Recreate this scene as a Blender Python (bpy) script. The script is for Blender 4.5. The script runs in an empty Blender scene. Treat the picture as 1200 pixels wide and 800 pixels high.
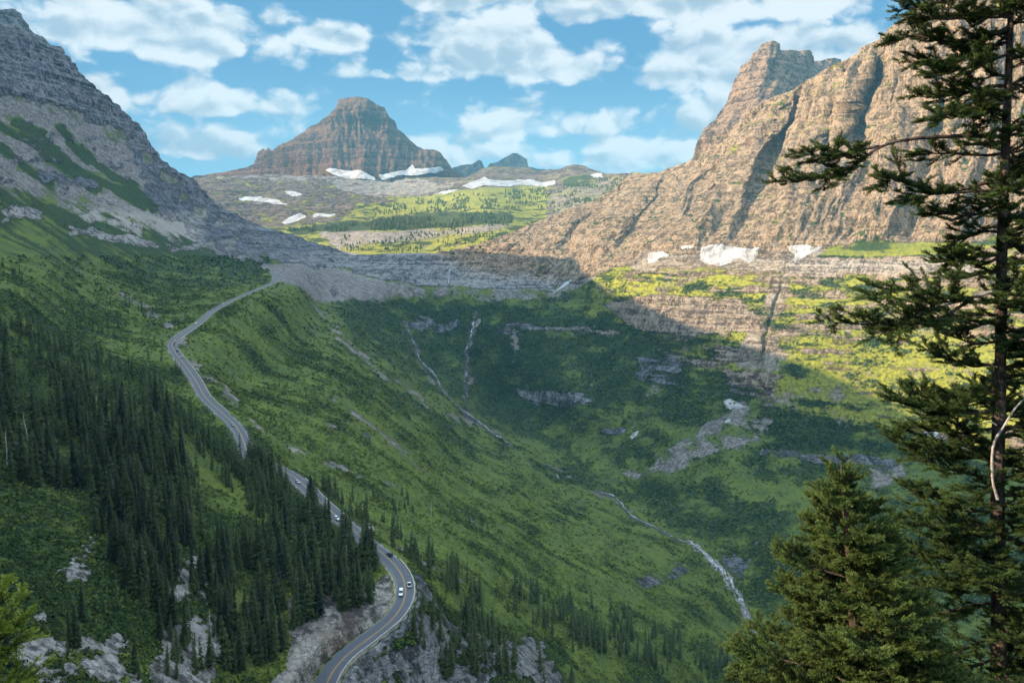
import bpy, math, random
import numpy as np
from math import sin, cos, atan, atan2, radians, pi, sqrt, tan

# ------------------------------------------------------------------ camera, sky, sun, exposure
sc = bpy.context.scene
F = 1000.0
PITCH = atan(105 / 1000)
cam_data = bpy.data.cameras.new('camera')
cam_data.sensor_width = 36.0
cam_data.lens = 30.0
cam_data.clip_start = 0.1
cam_data.clip_end = 60000
cam = bpy.data.objects.new('camera', cam_data)
sc.collection.objects.link(cam)
cam.location = (0, 0, 0)
cam.rotation_euler = (pi / 2 - PITCH, 0, 0)
sc.camera = cam
sc.view_settings.view_transform = 'Standard'
sc.view_settings.look = 'None'
sc.view_settings.gamma = 1
sc.view_settings.use_curve_mapping = False
sc.view_settings.exposure = 1.3
sc.cycles.use_denoising = True
sc.cycles.max_bounces = 6
sc.cycles.diffuse_bounces = 3
sc.cycles.volume_bounces = 0

SUN_EL = radians(23)
SUN_DIR = np.array([-0.975, -0.22])
SUN_DIR = SUN_DIR / np.linalg.norm(SUN_DIR)
sun_az = atan2(SUN_DIR[0], SUN_DIR[1])            # from +Y towards +X
sun_d = bpy.data.lights.new('sun', 'SUN')
sun_d.energy = 5.0
sun_d.angle = radians(0.5)
sun_d.color = (1.0, 0.785, 0.52)
sun = bpy.data.objects.new('sun', sun_d)
sc.collection.objects.link(sun)
from mathutils import Vector
tos = Vector((SUN_DIR[0] * cos(SUN_EL), SUN_DIR[1] * cos(SUN_EL), sin(SUN_EL)))
sun.rotation_euler = tos.to_track_quat('Z', 'Y').to_euler()

class NT:
    """small helper round a node tree"""
    dim = '3D'
    def __init__(s, tree):
        s.t = tree; s.n = tree.nodes; s.l = tree.links
    def new(s, typ, **kw):
        n = s.n.new(typ)
        for k, v in kw.items():
            if k.startswith('_'):
                n.inputs[k[1:].replace('_', ' ')].default_value = v
            else:
                setattr(n, k, v)
        return n
    def link(s, a, b): s.l.new(a, b)
    def put(s, v, sock):
        if v is None: return
        if hasattr(v, 'is_linked'): s.l.new(v, sock)
        elif isinstance(v, (tuple, list)):
            v = tuple(v)
            if sock.type == 'RGBA' and len(v) == 3: v = v + (1,)
            sock.default_value = v
        else: sock.default_value = v
    def math(s, op, a, b=None, c=None, clamp=False):
        n = s.n.new('ShaderNodeMath'); n.operation = op; n.use_clamp = clamp
        s.put(a, n.inputs[0]); s.put(b, n.inputs[1])
        if c is not None: s.put(c, n.inputs[2])
        return n.outputs[0]
    def vmath(s, op, a, b=None):
        n = s.n.new('ShaderNodeVectorMath'); n.operation = op
        s.put(a, n.inputs[0])
        if op == 'SCALE': s.put(b, n.inputs['Scale'])
        else: s.put(b, n.inputs[1])
        return n.outputs[0]
    def noise(s, vec, scale, detail=4, rough=0.55, dist=0.0, out=0, typ=None):
        n = s.n.new('ShaderNodeTexNoise'); n.noise_dimensions = s.dim
        if typ: n.noise_type = typ
        s.put(vec, n.inputs['Vector']); s.put(scale, n.inputs['Scale'])
        n.inputs['Detail'].default_value = detail; n.inputs['Roughness'].default_value = rough
        n.inputs['Distortion'].default_value = dist
        return n.outputs[out]
    def voro(s, vec, scale, feature='F1', out='Distance', rnd=1.0):
        n = s.n.new('ShaderNodeTexVoronoi'); n.feature = feature
        s.put(vec, n.inputs['Vector']); n.inputs['Scale'].default_value = scale
        n.inputs['Randomness'].default_value = rnd
        return n.outputs[out]
    def step(s, v, lo, hi, a=0.0, b=1.0):
        n = s.n.new('ShaderNodeMapRange'); n.interpolation_type = 'SMOOTHSTEP'
        s.put(v, n.inputs['Value']); s.put(lo, n.inputs['From Min']); s.put(hi, n.inputs['From Max'])
        n.inputs['To Min'].default_value = a; n.inputs['To Max'].default_value = b
        return n.outputs[0]
    def lin(s, v, lo, hi, a=0.0, b=1.0):
        n = s.n.new('ShaderNodeMapRange')
        s.put(v, n.inputs['Value']); s.put(lo, n.inputs['From Min']); s.put(hi, n.inputs['From Max'])
        n.inputs['To Min'].default_value = a; n.inputs['To Max'].default_value = b
        return n.outputs[0]
    def mix(s, f, a, b, blend='MIX'):
        n = s.n.new('ShaderNodeMix'); n.data_type = 'RGBA'; n.blend_type = blend
        s.put(f, n.inputs[0]); s.put(a, n.inputs[6]); s.put(b, n.inputs[7])
        return n.outputs[2]
    def scaled(s, vec, xyz):
        n = s.n.new('ShaderNodeVectorMath'); n.operation = 'MULTIPLY'
        s.put(vec, n.inputs[0]); n.inputs[1].default_value = xyz
        return n.outputs[0]

world = bpy.data.worlds.new('World')
sc.world = world
world.use_nodes = True
w = NT(world.node_tree)
w.n.clear(); w.dim = '2D'
sky = w.new('ShaderNodeTexSky', sky_type='NISHITA')
sky.sun_disc = False
sky.sun_elevation = SUN_EL
sky.sun_rotation = sun_az
sky.altitude = 2000
sky.air_density = 1.0; sky.dust_density = 0.6; sky.ozone_density = 2.0
geo = w.new('ShaderNodeTexCoord')
sep = w.new('ShaderNodeSeparateXYZ'); w.link(geo.outputs['Generated'], sep.inputs[0])
X, Yc, Zc = sep.outputs
az = w.math('ARCTAN2', X, Yc)
el = w.math('ARCSINE', w.math('MINIMUM', w.math('MAXIMUM', Zc, -1.0), 1.0))
# domain-warped coordinates (azimuth, elevation in radians)
comb = w.new('ShaderNodeCombineXYZ'); w.link(az, comb.inputs[0]); w.link(w.math('MULTIPLY', el, 1.55), comb.inputs[1])
cvec = comb.outputs[0]
def density(vec, detail=9):
    n1 = w.noise(vec, 6.5, detail, 0.57, 0.15)
    return n1
# cloud banks: (azimuth, elevation of the flat base, half width, height, weight), in thousandths of a radian
blobs = [(-390, 205, 150, 58, .62), (-548, 242, 60, 50, .62), (-440, 148, 62, 36, .55), (-325, 148, 66, 32, .55), (-310, 118, 22, 10, .4), (-360, 98, 60, 32, .52),
         (-70, 268, 80, 36, .55), (-40, 226, 170, 28, .40), (150, 250, 220, 80, .56), (-205, 222, 70, 26, .40), (20, 190, 150, 50, .50), (-110, 190, 110, 22, .36),
         (-85, 98, 62, 48, .50), (60, 128, 190, 44, .44), (170, 90, 180, 60, .44), (300, 180, 220, 60, .48), (320, 246, 200, 70, .50), (40, 96, 60, 24, .3), (230, 130, 70, 40, .44)]
tot = None
for cx, cy, rx, ry, wt in blobs:
    dx = w.math('MULTIPLY_ADD', az, 1000 / rx, -cx / rx)
    dy = w.math('MULTIPLY_ADD', el, 1000 / ry, -(cy + ry * .25) / ry)
    dy = w.math('MAXIMUM', dy, w.math('MULTIPLY', dy, -2.6))          # flat bases, domed tops
    d2 = w.math('ADD', w.math('MULTIPLY', dx, dx), w.math('MULTIPLY', dy, dy))
    g = w.math('MULTIPLY', w.math('EXPONENT', w.math('MULTIPLY', d2, -1.35)), wt + .02)
    tot = g if tot is None else w.math('MAXIMUM', tot, g)
bank = tot
def puff(vec, scale, detail):
    v = w.n.new('ShaderNodeTexVoronoi'); v.feature = 'F1'; v.voronoi_dimensions = '2D'; v.normalize = True
    w.put(vec, v.inputs['Vector']); v.inputs['Scale'].default_value = scale
    v.inputs['Detail'].default_value = detail; v.inputs['Roughness'].default_value = .55
    return w.math('SUBTRACT', 1.0, v.outputs['Distance'])
wv = w.vmath('ADD', cvec, w.vmath('SCALE', w.vmath('SUBTRACT', w.noise(cvec, 10.0, 5, .6, out=1), (.5, .5, .5)), .05))
sh = w.vmath('ADD', wv, (0.006, 0.016, 0))
n0 = w.noise(wv, 6.0, 9, .58, .1)
pf = puff(wv, 14.0, 2.5); pf1 = puff(sh, 14.0, 1.0)
far = w.noise(cvec, 2.2, 3, 0.5)
base = w.math('MAXIMUM', bank, w.math('MULTIPLY', w.step(w.math('ABSOLUTE', az), 0.62, 0.8), w.step(far, .48, .62, 0, .42)))
dens = w.math('ADD', w.math('ADD', base, w.math('MULTIPLY', w.math('SUBTRACT', n0, 0.5), .8)), w.math('MULTIPLY', w.math('SUBTRACT', pf, 0.66), 1.0))
cover = w.step(dens, 0.15, 0.36)
cover = w.math('MULTIPLY', cover, w.step(el, -0.02, 0.05))
lit = w.math('ADD', w.math('MULTIPLY', w.math('SUBTRACT', pf, pf1), 1.5), w.math('SUBTRACT', n0, w.noise(sh, 6.0, 5, .58, .1)))
shade = w.step(w.math('ADD', lit, w.math('MULTIPLY', w.math('SUBTRACT', .5, dens), .25)), -0.26, 0.22)
ccol = w.mix(shade, (4.3, 5.6, 6.9), (9.0, 9.5, 9.9))
skyc = w.mix(0.6, sky.outputs[0], (1.1, 4.1, 7.4), 'MIX')
skyc = w.mix(w.step(el, 0.22, 0.03), skyc, (3.6, 6.9, 9.0))
skym = w.mix(w.math('MULTIPLY', cover, 0.95), skyc, ccol)
# unseen bright cloud deck overhead, added to lift the light in shaded ground
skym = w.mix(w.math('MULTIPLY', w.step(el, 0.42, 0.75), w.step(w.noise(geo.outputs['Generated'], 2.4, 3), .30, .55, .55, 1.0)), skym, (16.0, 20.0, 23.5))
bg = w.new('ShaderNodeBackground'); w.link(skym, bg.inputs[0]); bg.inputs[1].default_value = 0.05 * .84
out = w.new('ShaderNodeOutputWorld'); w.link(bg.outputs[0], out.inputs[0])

# ------------------------------------------------------------------ projection helpers
def P(px, py, Y):
    """point seen at picture position (px, py) of the 1200 x 800 survey view, Y metres ahead"""
    px = np.asarray(px, float); py = np.asarray(py, float); Y = np.asarray(Y, float)
    u = (px - 600) / F; v = (400 - py) / F
    dy = cos(PITCH) + v * sin(PITCH); dz = -sin(PITCH) + v * cos(PITCH)
    s = Y / dy
    return np.stack([u * s, Y + 0 * s, dz * s], -1)
def proj(p):
    p = np.asarray(p, float)
    f = p[..., 1] * cos(PITCH) - p[..., 2] * sin(PITCH)
    up = p[..., 1] * sin(PITCH) + p[..., 2] * cos(PITCH)
    return 600 + F * p[..., 0] / f, 400 - F * up / f

def _hash(ix, iy, iz, seed):
    h = (ix.astype(np.uint32) * np.uint32(374761393) + iy.astype(np.uint32) * np.uint32(668265263)
         + iz.astype(np.uint32) * np.uint32(2147483647 // 3) + np.uint32(seed * 974634777 % 4294967296))
    h = (h ^ (h >> np.uint32(13))) * np.uint32(1274126177)
    h = (h ^ (h >> np.uint32(16))) * np.uint32(2246822519)
    return h ^ (h >> np.uint32(15))
_G = np.random.RandomState(5).normal(size=(256, 3)).astype(np.float32)
_G /= np.linalg.norm(_G, axis=1)[:, None]
def perlin(x, y, z, seed=0):
    x = np.asarray(x, np.float32); y = np.asarray(y, np.float32); z = np.asarray(z, np.float32)
    x, y, z = np.broadcast_arrays(x, y, z)
    xi = np.floor(x); yi = np.floor(y); zi = np.floor(z)
    fx, fy, fz = x - xi, y - yi, z - zi
    xi = xi.astype(np.int32); yi = yi.astype(np.int32); zi = zi.astype(np.int32)
    u = fx * fx * fx * (fx * (fx * 6 - 15) + 10); v = fy * fy * fy * (fy * (fy * 6 - 15) + 10); t = fz * fz * fz * (fz * (fz * 6 - 15) + 10)
    r = 0
    for a in (0, 1):
        for b in (0, 1):
            for c in (0, 1):
                g = _G[_hash(xi + a, yi + b, zi + c, seed) & np.uint32(255)]
                d = g[..., 0] * (fx - a) + g[..., 1] * (fy - b) + g[..., 2] * (fz - c)
                r = r + d * (u if a else 1 - u) * (v if b else 1 - v) * (t if c else 1 - t)
    return r * 1.6
def fbm(x, y, z, octv=5, seed=0, gain=0.5, lac=2.03):
    a = 1.0; r = 0; n = 0; f = 1.0
    for k in range(octv):
        r = r + a * perlin(x * f, y * f, z * f, seed + k); n += a; a *= gain; f *= lac
    return r / n
def ridged(x, y, z, octv=5, seed=0, gain=0.55, lac=2.1):
    a = 1.0; r = 0; n = 0; f = 1.0
    for k in range(octv):
        r = r + a * (1 - 2 * np.abs(perlin(x * f, y * f, z * f, seed + k))); n += a; a *= gain; f *= lac
    return r / n
def sstep(x, lo, hi):
    t = np.clip((x - lo) / (hi - lo), 0, 1); return t * t * (3 - 2 * t)
def interp_poly(pts):
    a = np.array(pts, float)
    return lambda x: np.interp(x, a[:, 0], a[:, 1])
def sdf_poly(px, py, poly):
    """signed distance (positive inside) of points to a polygon"""
    poly = np.array(poly, float)
    d2 = np.full(px.shape, 1e18); inside = np.zeros(px.shape, bool)
    n = len(poly)
    for i in range(n):
        ax, ay = poly[i]; bx, by = poly[(i + 1) % n]
        ex, ey = bx - ax, by - ay
        t = np.clip(((px - ax) * ex + (py - ay) * ey) / (ex * ex + ey * ey + 1e-9), 0, 1)
        d2 = np.minimum(d2, (px - ax - t * ex) ** 2 + (py - ay - t * ey) ** 2)
        c = ((ay > py) != (by > py)) & (px < (bx - ax) * (py - ay) / (by - ay + 1e-12) + ax)
        inside ^= c
    d = np.sqrt(d2)
    return np.where(inside, d, -d)
def zone(px, py, poly, blur):
    """weight 0..1 of a polygon with a soft edge, evaluated only near it"""
    poly = np.array(poly, float)
    r = np.zeros(px.shape)
    m = (px > poly[:, 0].min() - blur) & (px < poly[:, 0].max() + blur) & (py > poly[:, 1].min() - blur) & (py < poly[:, 1].max() + blur)
    if m.any():
        r[m] = sstep(sdf_poly(px[m], py[m], poly), -blur, blur)
    return r
def line_dist(px, py, pts, reach):
    """distance to a polyline and the fraction along it"""
    pts = np.array(pts, float)
    d = np.full(px.shape, 1e9); tt = np.zeros(px.shape)
    m = (px > pts[:, 0].min() - reach) & (px < pts[:, 0].max() + reach) & (py > pts[:, 1].min() - reach) & (py < pts[:, 1].max() + reach)
    if not m.any(): return d, tt
    x = px[m]; y = py[m]; dd = np.full(x.shape, 1e9); t2 = np.zeros(x.shape)
    n = len(pts) - 1
    for i in range(n):
        ax, ay = pts[i, :2]; bx, by = pts[i + 1, :2]
        ex, ey = bx - ax, by - ay
        t = np.clip(((x - ax) * ex + (y - ay) * ey) / (ex * ex + ey * ey + 1e-9), 0, 1)
        q = np.hypot(x - ax - t * ex, y - ay - t * ey)
        k = q < dd
        dd[k] = q[k]; t2[k] = (i + t[k]) / n
    d[m] = dd; tt[m] = t2
    return d, tt

class Depth:
    """smooth interpolation of surveyed distances"""
    def __init__(s, ctrl, c=22.0):
        a = np.array(ctrl, float); s.p = a[:, :2]; s.c = c
        v = np.log(a[:, 2])
        n = len(a)
        d = np.sqrt(((s.p[:, None] - s.p[None]) ** 2).sum(-1) + c * c)
        M = np.zeros((n + 3, n + 3)); M[:n, :n] = d - 2.5 * np.eye(n)
        Q = np.c_[np.ones(n), s.p / 1000]; M[:n, n:] = Q; M[n:, :n] = Q.T
        s.w = np.linalg.solve(M, np.r_[v, 0, 0, 0])
    def __call__(s, px, py):
        sh_ = np.shape(px); x = np.ravel(px).astype(float); y = np.ravel(py).astype(float)
        r = s.w[-3] + s.w[-2] * x / 1000 + s.w[-1] * y / 1000
        for i in range(len(s.p)):
            r += s.w[i] * np.sqrt((x - s.p[i, 0]) ** 2 + (y - s.p[i, 1]) ** 2 + s.c ** 2)
        return np.exp(r).reshape(sh_)

def grid_mesh(name, V, mat, attrs=None, flip=False, kind='structure', smooth=True):
    nr, nc = V.shape[:2]
    idx = np.arange(nr * nc, dtype=np.int32).reshape(nr, nc)
    a, b, c, d = idx[:-1, :-1], idx[:-1, 1:], idx[1:, 1:], idx[1:, :-1]
    q = np.stack([a, b, c, d] if not flip else [a, d, c, b], -1).reshape(-1, 4)
    return raw_mesh(name, V.reshape(-1, 3), q, mat, attrs, kind=kind, smooth=smooth)
def raw_mesh(name, V, faces, mat, attrs=None, kind=None, smooth=False, parent=None, link=True):
    me = bpy.data.meshes.new(name)
    V = np.ascontiguousarray(V, np.float32); faces = np.ascontiguousarray(faces, np.int32)
    nf, k = faces.shape
    me.vertices.add(len(V)); me.vertices.foreach_set('co', V.ravel())
    me.loops.add(nf * k); me.loops.foreach_set('vertex_index', faces.ravel())
    me.polygons.add(nf)
    me.polygons.foreach_set('loop_start', np.arange(0, nf * k, k, dtype=np.int32))
    me.polygons.foreach_set('loop_total', np.full(nf, k, np.int32))
    me.polygons.foreach_set('use_smooth', np.full(nf, smooth, bool))
    me.update(calc_edges=True)
    for an, av in (attrs or {}).items():
        av = np.asarray(av, np.float32)
        if av.ndim == 1:
            at = me.attributes.new(an, 'FLOAT', 'POINT'); at.data.foreach_set('value', av)
        else:
            at = me.attributes.new(an, 'FLOAT_COLOR', 'POINT')
            if av.shape[1] == 3: av = np.c_[av, np.ones(len(av), np.float32)]
            at.data.foreach_set('color', np.ascontiguousarray(av).ravel())
    if mat: me.materials.append(mat)
    o = bpy.data.objects.new(name, me)
    if link: sc.collection.objects.link(o)
    if kind: o['kind'] = kind
    if parent: o.parent = parent
    return o
def vnormals(V):
    du = np.gradient(V, axis=1); dv = np.gradient(V, axis=0)
    n = np.cross(du, dv)
    n /= np.linalg.norm(n, axis=-1, keepdims=True) + 1e-9
    return n
def blur_rc(A, k):
    for ax in (0, 1):
        for _ in range(k):
            A = (np.roll(A, 1, ax) + 2 * A + np.roll(A, -1, ax)) / 4 if False else _b(A, ax)
    return A
def _b(A, ax):
    B = A.copy()
    if ax == 0: B[1:-1] = (A[:-2] + 2 * A[1:-1] + A[2:]) / 4
    else: B[:, 1:-1] = (A[:, :-2] + 2 * A[:, 1:-1] + A[:, 2:]) / 4
    return B
# ------------------------------------------------------------------ materials of the land
def new_mat(name):
    m = bpy.data.materials.new(name); m.use_nodes = True
    t = NT(m.node_tree); t.n.clear()
    o = t.new('ShaderNodeOutputMaterial'); b = t.new('ShaderNodeBsdfPrincipled')
    t.link(b.outputs[0], o.inputs[0])
    b.inputs['Roughness'].default_value = 0.9
    b.inputs['Specular IOR Level'].default_value = 0.15
    t.b = b
    return m, t
def bump(t, h, strength, dist, normal=None):
    n = t.new('ShaderNodeBump'); n.inputs['Strength'].default_value = strength
    n.inputs['Distance'].default_value = dist
    t.put(h, n.inputs['Height'])
    if normal: t.link(normal, n.inputs['Normal'])
    return n.outputs[0]

def land_material(name, s=1.0, warm_rock=(0.40, 0.285, 0.185), cool_rock=(0.17, 0.19, 0.225), strata_m=14.0,
                  grass_a=(0.112, 0.150, 0.026), grass_b=(0.052, 0.086, 0.027), shrub_c=(0.022, 0.046, 0.018)):
    """rock, scree, shrub and grass, chosen by the surveyed ground-cover attributes and broken up by noise in metres"""
    m, t = new_mat(name)
    tc = t.new('ShaderNodeTexCoord').outputs['Object']
    cov = t.new('ShaderNodeAttribute', attribute_name='cover')
    tin = t.new('ShaderNodeAttribute', attribute_name='tint')
    cs = t.new('ShaderNodeSeparateColor'); t.link(cov.outputs['Color'], cs.inputs[0])
    ts = t.new('ShaderNodeSeparateColor'); t.link(tin.outputs['Color'], ts.inputs[0])
    rockP, shrubP, screeP = cs.outputs
    warm, pale, bedding = ts.outputs
    k = 1.0 / s
    nA = t.noise(tc, 0.035 * k, 8, 0.62)
    nB = t.noise(tc, 0.16 * k, 7, 0.65)
    nC = t.noise(tc, 0.75 * k, 4, 0.6)
    vs = t.scaled(tc, (1, 1, 0.17))
    rib = t.noise(vs, 0.06 * k, 9, 0.68, 0.6)
    crack = t.noise(vs, 0.28 * k, 5, 0.7, 0.4)
    warp = t.vmath('ADD', t.scaled(tc, (0.12, 0.12, 1)), t.vmath('SCALE', t.noise(tc, 0.012 * k, 3, out=1), 14.0 * s))
    strata = t.noise(t.scaled(warp, (0.15, 0.15, 1)), 1.0 / (strata_m * s) * 2.2, 7, 0.72)
    # rock
    sm = t.math('MULTIPLY', t.math('SUBTRACT', strata, 0.5), t.math('MULTIPLY_ADD', bedding, t.lin(nA, .3, .7, .25, .95), .1))
    rv = t.math('ADD', sm, t.math('ADD', t.math('MULTIPLY', rib, 0.6), t.math('MULTIPLY', crack, 0.4)))
    rc = t.mix(warm, cool_rock, warm_rock)
    rc = t.mix(pale, rc, (0.47, 0.43, 0.40))
    joint = t.voro(t.vmath('ADD', t.scaled(tc, (1, 1, .7)), t.vmath('SCALE', t.noise(tc, .25 * k, 4, out=1), 7.0 * s)), 0.30 * k, 'DISTANCE_TO_EDGE')
    jd = t.step(joint, 0.0, 0.16)
    blk = t.voro(t.vmath('ADD', t.scaled(tc, (1, 1, .7)), t.vmath('SCALE', t.noise(tc, .25 * k, 4, out=1), 7.0 * s)), 0.30 * k, 'F1', 'Color')
    bs = t.new('ShaderNodeSeparateColor'); t.link(blk, bs.inputs[0])
    rv = t.math('ADD', rv, t.math('MULTIPLY', t.math('SUBTRACT', bs.outputs[0], .5), .10))
    val = t.math('MULTIPLY', t.step(rv, 0.41, 0.59, 0.32, 1.5), t.math('MULTIPLY_ADD', jd, .22, .80))
    vcol = t.new('ShaderNodeCombineColor')
    for i in range(3): t.link(val, vcol.inputs[i])
    rock = t.mix(1.0, rc, vcol.outputs[0], 'MULTIPLY')
    rock = t.mix(t.step(t.noise(tc, 0.02 * k, 6, 0.7), 0.56, 0.72, 0, 0.55), rock, t.mix(warm, (0.13, 0.10, 0.105), (0.26, 0.155, 0.10)))
    # scree
    sc_c = t.mix(warm, (0.17, 0.15, 0.145), (0.34, 0.255, 0.165))
    scree = t.mix(t.step(nC, 0.35, 0.7), t.mix(0.35, sc_c, (0.08, 0.07, 0.06)), sc_c)
    fan = t.noise(t.scaled(tc, (1, 1, .3)), 0.03 * k, 8, .7, .8)
    scree = t.mix(t.step(fan, .38, .62, 0, .5), scree, t.mix(.5, sc_c, (.07, .065, .06)))
    scree = t.mix(t.step(nB, .6, .7, 0, .4), scree, t.mix(.5, sc_c, (.45, .43, .41)))
    bl1 = t.new('ShaderNodeSeparateColor'); t.link(t.voro(tc, 0.38 * k, 'F1', 'Color'), bl1.inputs[0])
    bl2 = t.new('ShaderNodeSeparateColor'); t.link(t.voro(tc, 0.13 * k, 'F1', 'Color'), bl2.inputs[0])
    scree = t.mix(t.step(t.math('ADD', t.math('MULTIPLY', bl1.outputs[0], .6), t.math('MULTIPLY', bl2.outputs[0], .4)), .25, .8), t.mix(.55, scree, (.05, .045, .045)), t.mix(.22, scree, (.6, .56, .52)))
    scree = t.mix(t.math('MULTIPLY', pale, 0.7), scree, (0.42, 0.38, 0.33))
    # grass and shrub
    gr = t.mix(t.step(t.math('ADD', t.math('MULTIPLY', nA, .6), t.math('MULTIPLY', nB, .4)), 0.36, 0.62), grass_b, grass_a)
    gr = t.mix(t.math('MULTIPLY', warm, .85), gr, t.mix(t.step(nB, .4, .6), (0.19, 0.19, 0.03), (0.38, 0.36, 0.04)))  # warm zones: the glow of sunlit grass is put into its colour
    gr = t.mix(t.step(nB, 0.55, 0.75, 0, 0.5), gr, (0.17, 0.16, 0.06))
    bush = t.voro(t.vmath('ADD', tc, t.vmath('SCALE', t.noise(tc, 0.5, 2, out=1), 1.5)), 0.36 * k)
    bushN = t.noise(tc, 0.42 * k, 4, 0.6)
    sh_ = t.mix(t.step(bush, 0.9, 0.1), t.mix(0.25, shrub_c, (0.006, 0.014, 0.006)), t.mix(0.40, shrub_c, grass_a))
    # choose
    br = t.math('ADD', t.math('MULTIPLY', t.math('SUBTRACT', nB, 0.5), 0.75), t.math('MULTIPLY', t.math('SUBTRACT', nC, 0.5), 0.55))
    br2 = t.math('ADD', t.math('MULTIPLY', t.math('SUBTRACT', crack, 0.5), 0.6), t.math('MULTIPLY', t.math('SUBTRACT', nC, 0.5), 0.5))
    fs = t.step(t.math('ADD', shrubP, br), 0.42, 0.56)
    fc = t.step(t.math('ADD', screeP, br), 0.42, 0.6)
    fr = t.step(t.math('ADD', rockP, t.math('SUBTRACT', br2, t.math('MULTIPLY', br, 0.3))), 0.44, 0.56)
    col = t.mix(fs, gr, sh_)
    col = t.mix(fc, col, scree)
    col = t.mix(fr, col, rock)
    t.put(col, t.b.inputs['Base Color'])
    # relief
    hr = t.math('ADD', t.math('MULTIPLY', rib, 16.0), t.math('ADD', t.math('MULTIPLY', sm, 11.0), t.math('MULTIPLY', crack, 5.5)))
    hr = t.math('ADD', hr, t.math('ADD', t.math('MULTIPLY', jd, 1.4), t.math('MULTIPLY', bs.outputs[1], 1.6)))
    hg = t.math('ADD', t.math('MULTIPLY', t.math('SUBTRACT', 1.0, bush), t.math('MULTIPLY_ADD', fs, 1.3, 0.5)), t.math('MULTIPLY', bushN, 1.6))
    hh = t.math('ADD', t.math('MULTIPLY', hr, fr), t.math('MULTIPLY', hg, t.math('SUBTRACT', 1.0, fr)))
    hh = t.math('MULTIPLY', hh, t.math('SUBTRACT', 1.0, t.math('MULTIPLY', t.math('MULTIPLY', fc, 0.75), t.math('SUBTRACT', 1.0, fr))))
    t.link(bump(t, hh, 0.9, 1.0 * s), t.b.inputs['Normal'])
    return m

# ------------------------------------------------------------------ road line (surveyed points)
road_px = [(372, 850, 322), (381, 800, 334), (398, 772, 344), (436, 745, 358), (464, 722, 371), (475, 697, 385), (472, 675, 403), (456, 655, 422),
           (430, 634, 440), (402, 611, 462), (375, 587, 482), (345, 558, 510), (318, 545, 528), (292, 533, 545), (286, 517, 562), (277, 500, 590),
           (262, 485, 612), (241, 466, 645), (231, 448, 675), (217, 428, 720), (205, 412, 765), (202, 402, 800), (213, 391, 850), (232, 379, 920),
           (248, 365, 1010), (268, 354, 1100), (292, 343, 1230), (314, 334, 1380), (322, 329, 1440), (322, 323, 1540), (318, 317, 1660)]
rp = np.array([P(*a) for a in road_px])
zs = rp[:, 2].copy()
s_ = np.r_[0, np.cumsum(np.hypot(*(np.diff(rp[:, :2], axis=0).T)))]
def catmull(p, step=3.0):
    out_ = []
    q = np.vstack([2 * p[0] - p[1], p, 2 * p[-1] - p[-2]])
    for i in range(1, len(q) - 2):
        n = max(2, int(np.linalg.norm(q[i + 1] - q[i]) / step))
        t = np.linspace(0, 1, n, endpoint=False)[:, None]
        out_.append(0.5 * (2 * q[i] + (q[i + 1] - q[i - 1]) * t + (2 * q[i - 1] - 5 * q[i] + 4 * q[i + 1] - q[i + 2]) * t ** 2
                           + (-q[i - 1] + 3 * q[i] - 3 * q[i + 1] + q[i + 2]) * t ** 3))
    out_.append(q[-2:-1])
    return np.vstack(out_)
road_c = catmull(rp, 3.0)
for _ in range(30):
    road_c[1:-1, 2] = (road_c[:-2, 2] + road_c[1:-1, 2] * 2 + road_c[2:, 2]) / 4
for _ in range(4):
    road_c[1:-1, :2] = (road_c[:-2, :2] + road_c[1:-1, :2] * 2 + road_c[2:, :2]) / 4
rt = np.gradient(road_c, axis=0); rt[:, 2] = 0; rt /= np.linalg.norm(rt, axis=1)[:, None]
rside = np.stack([rt[:, 1], -rt[:, 0], 0 * rt[:, 0]], -1)        # to the right when driving away: the valley side
road_s = np.r_[0, np.cumsum(np.linalg.norm(np.diff(road_c, axis=0), axis=1))]

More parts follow.
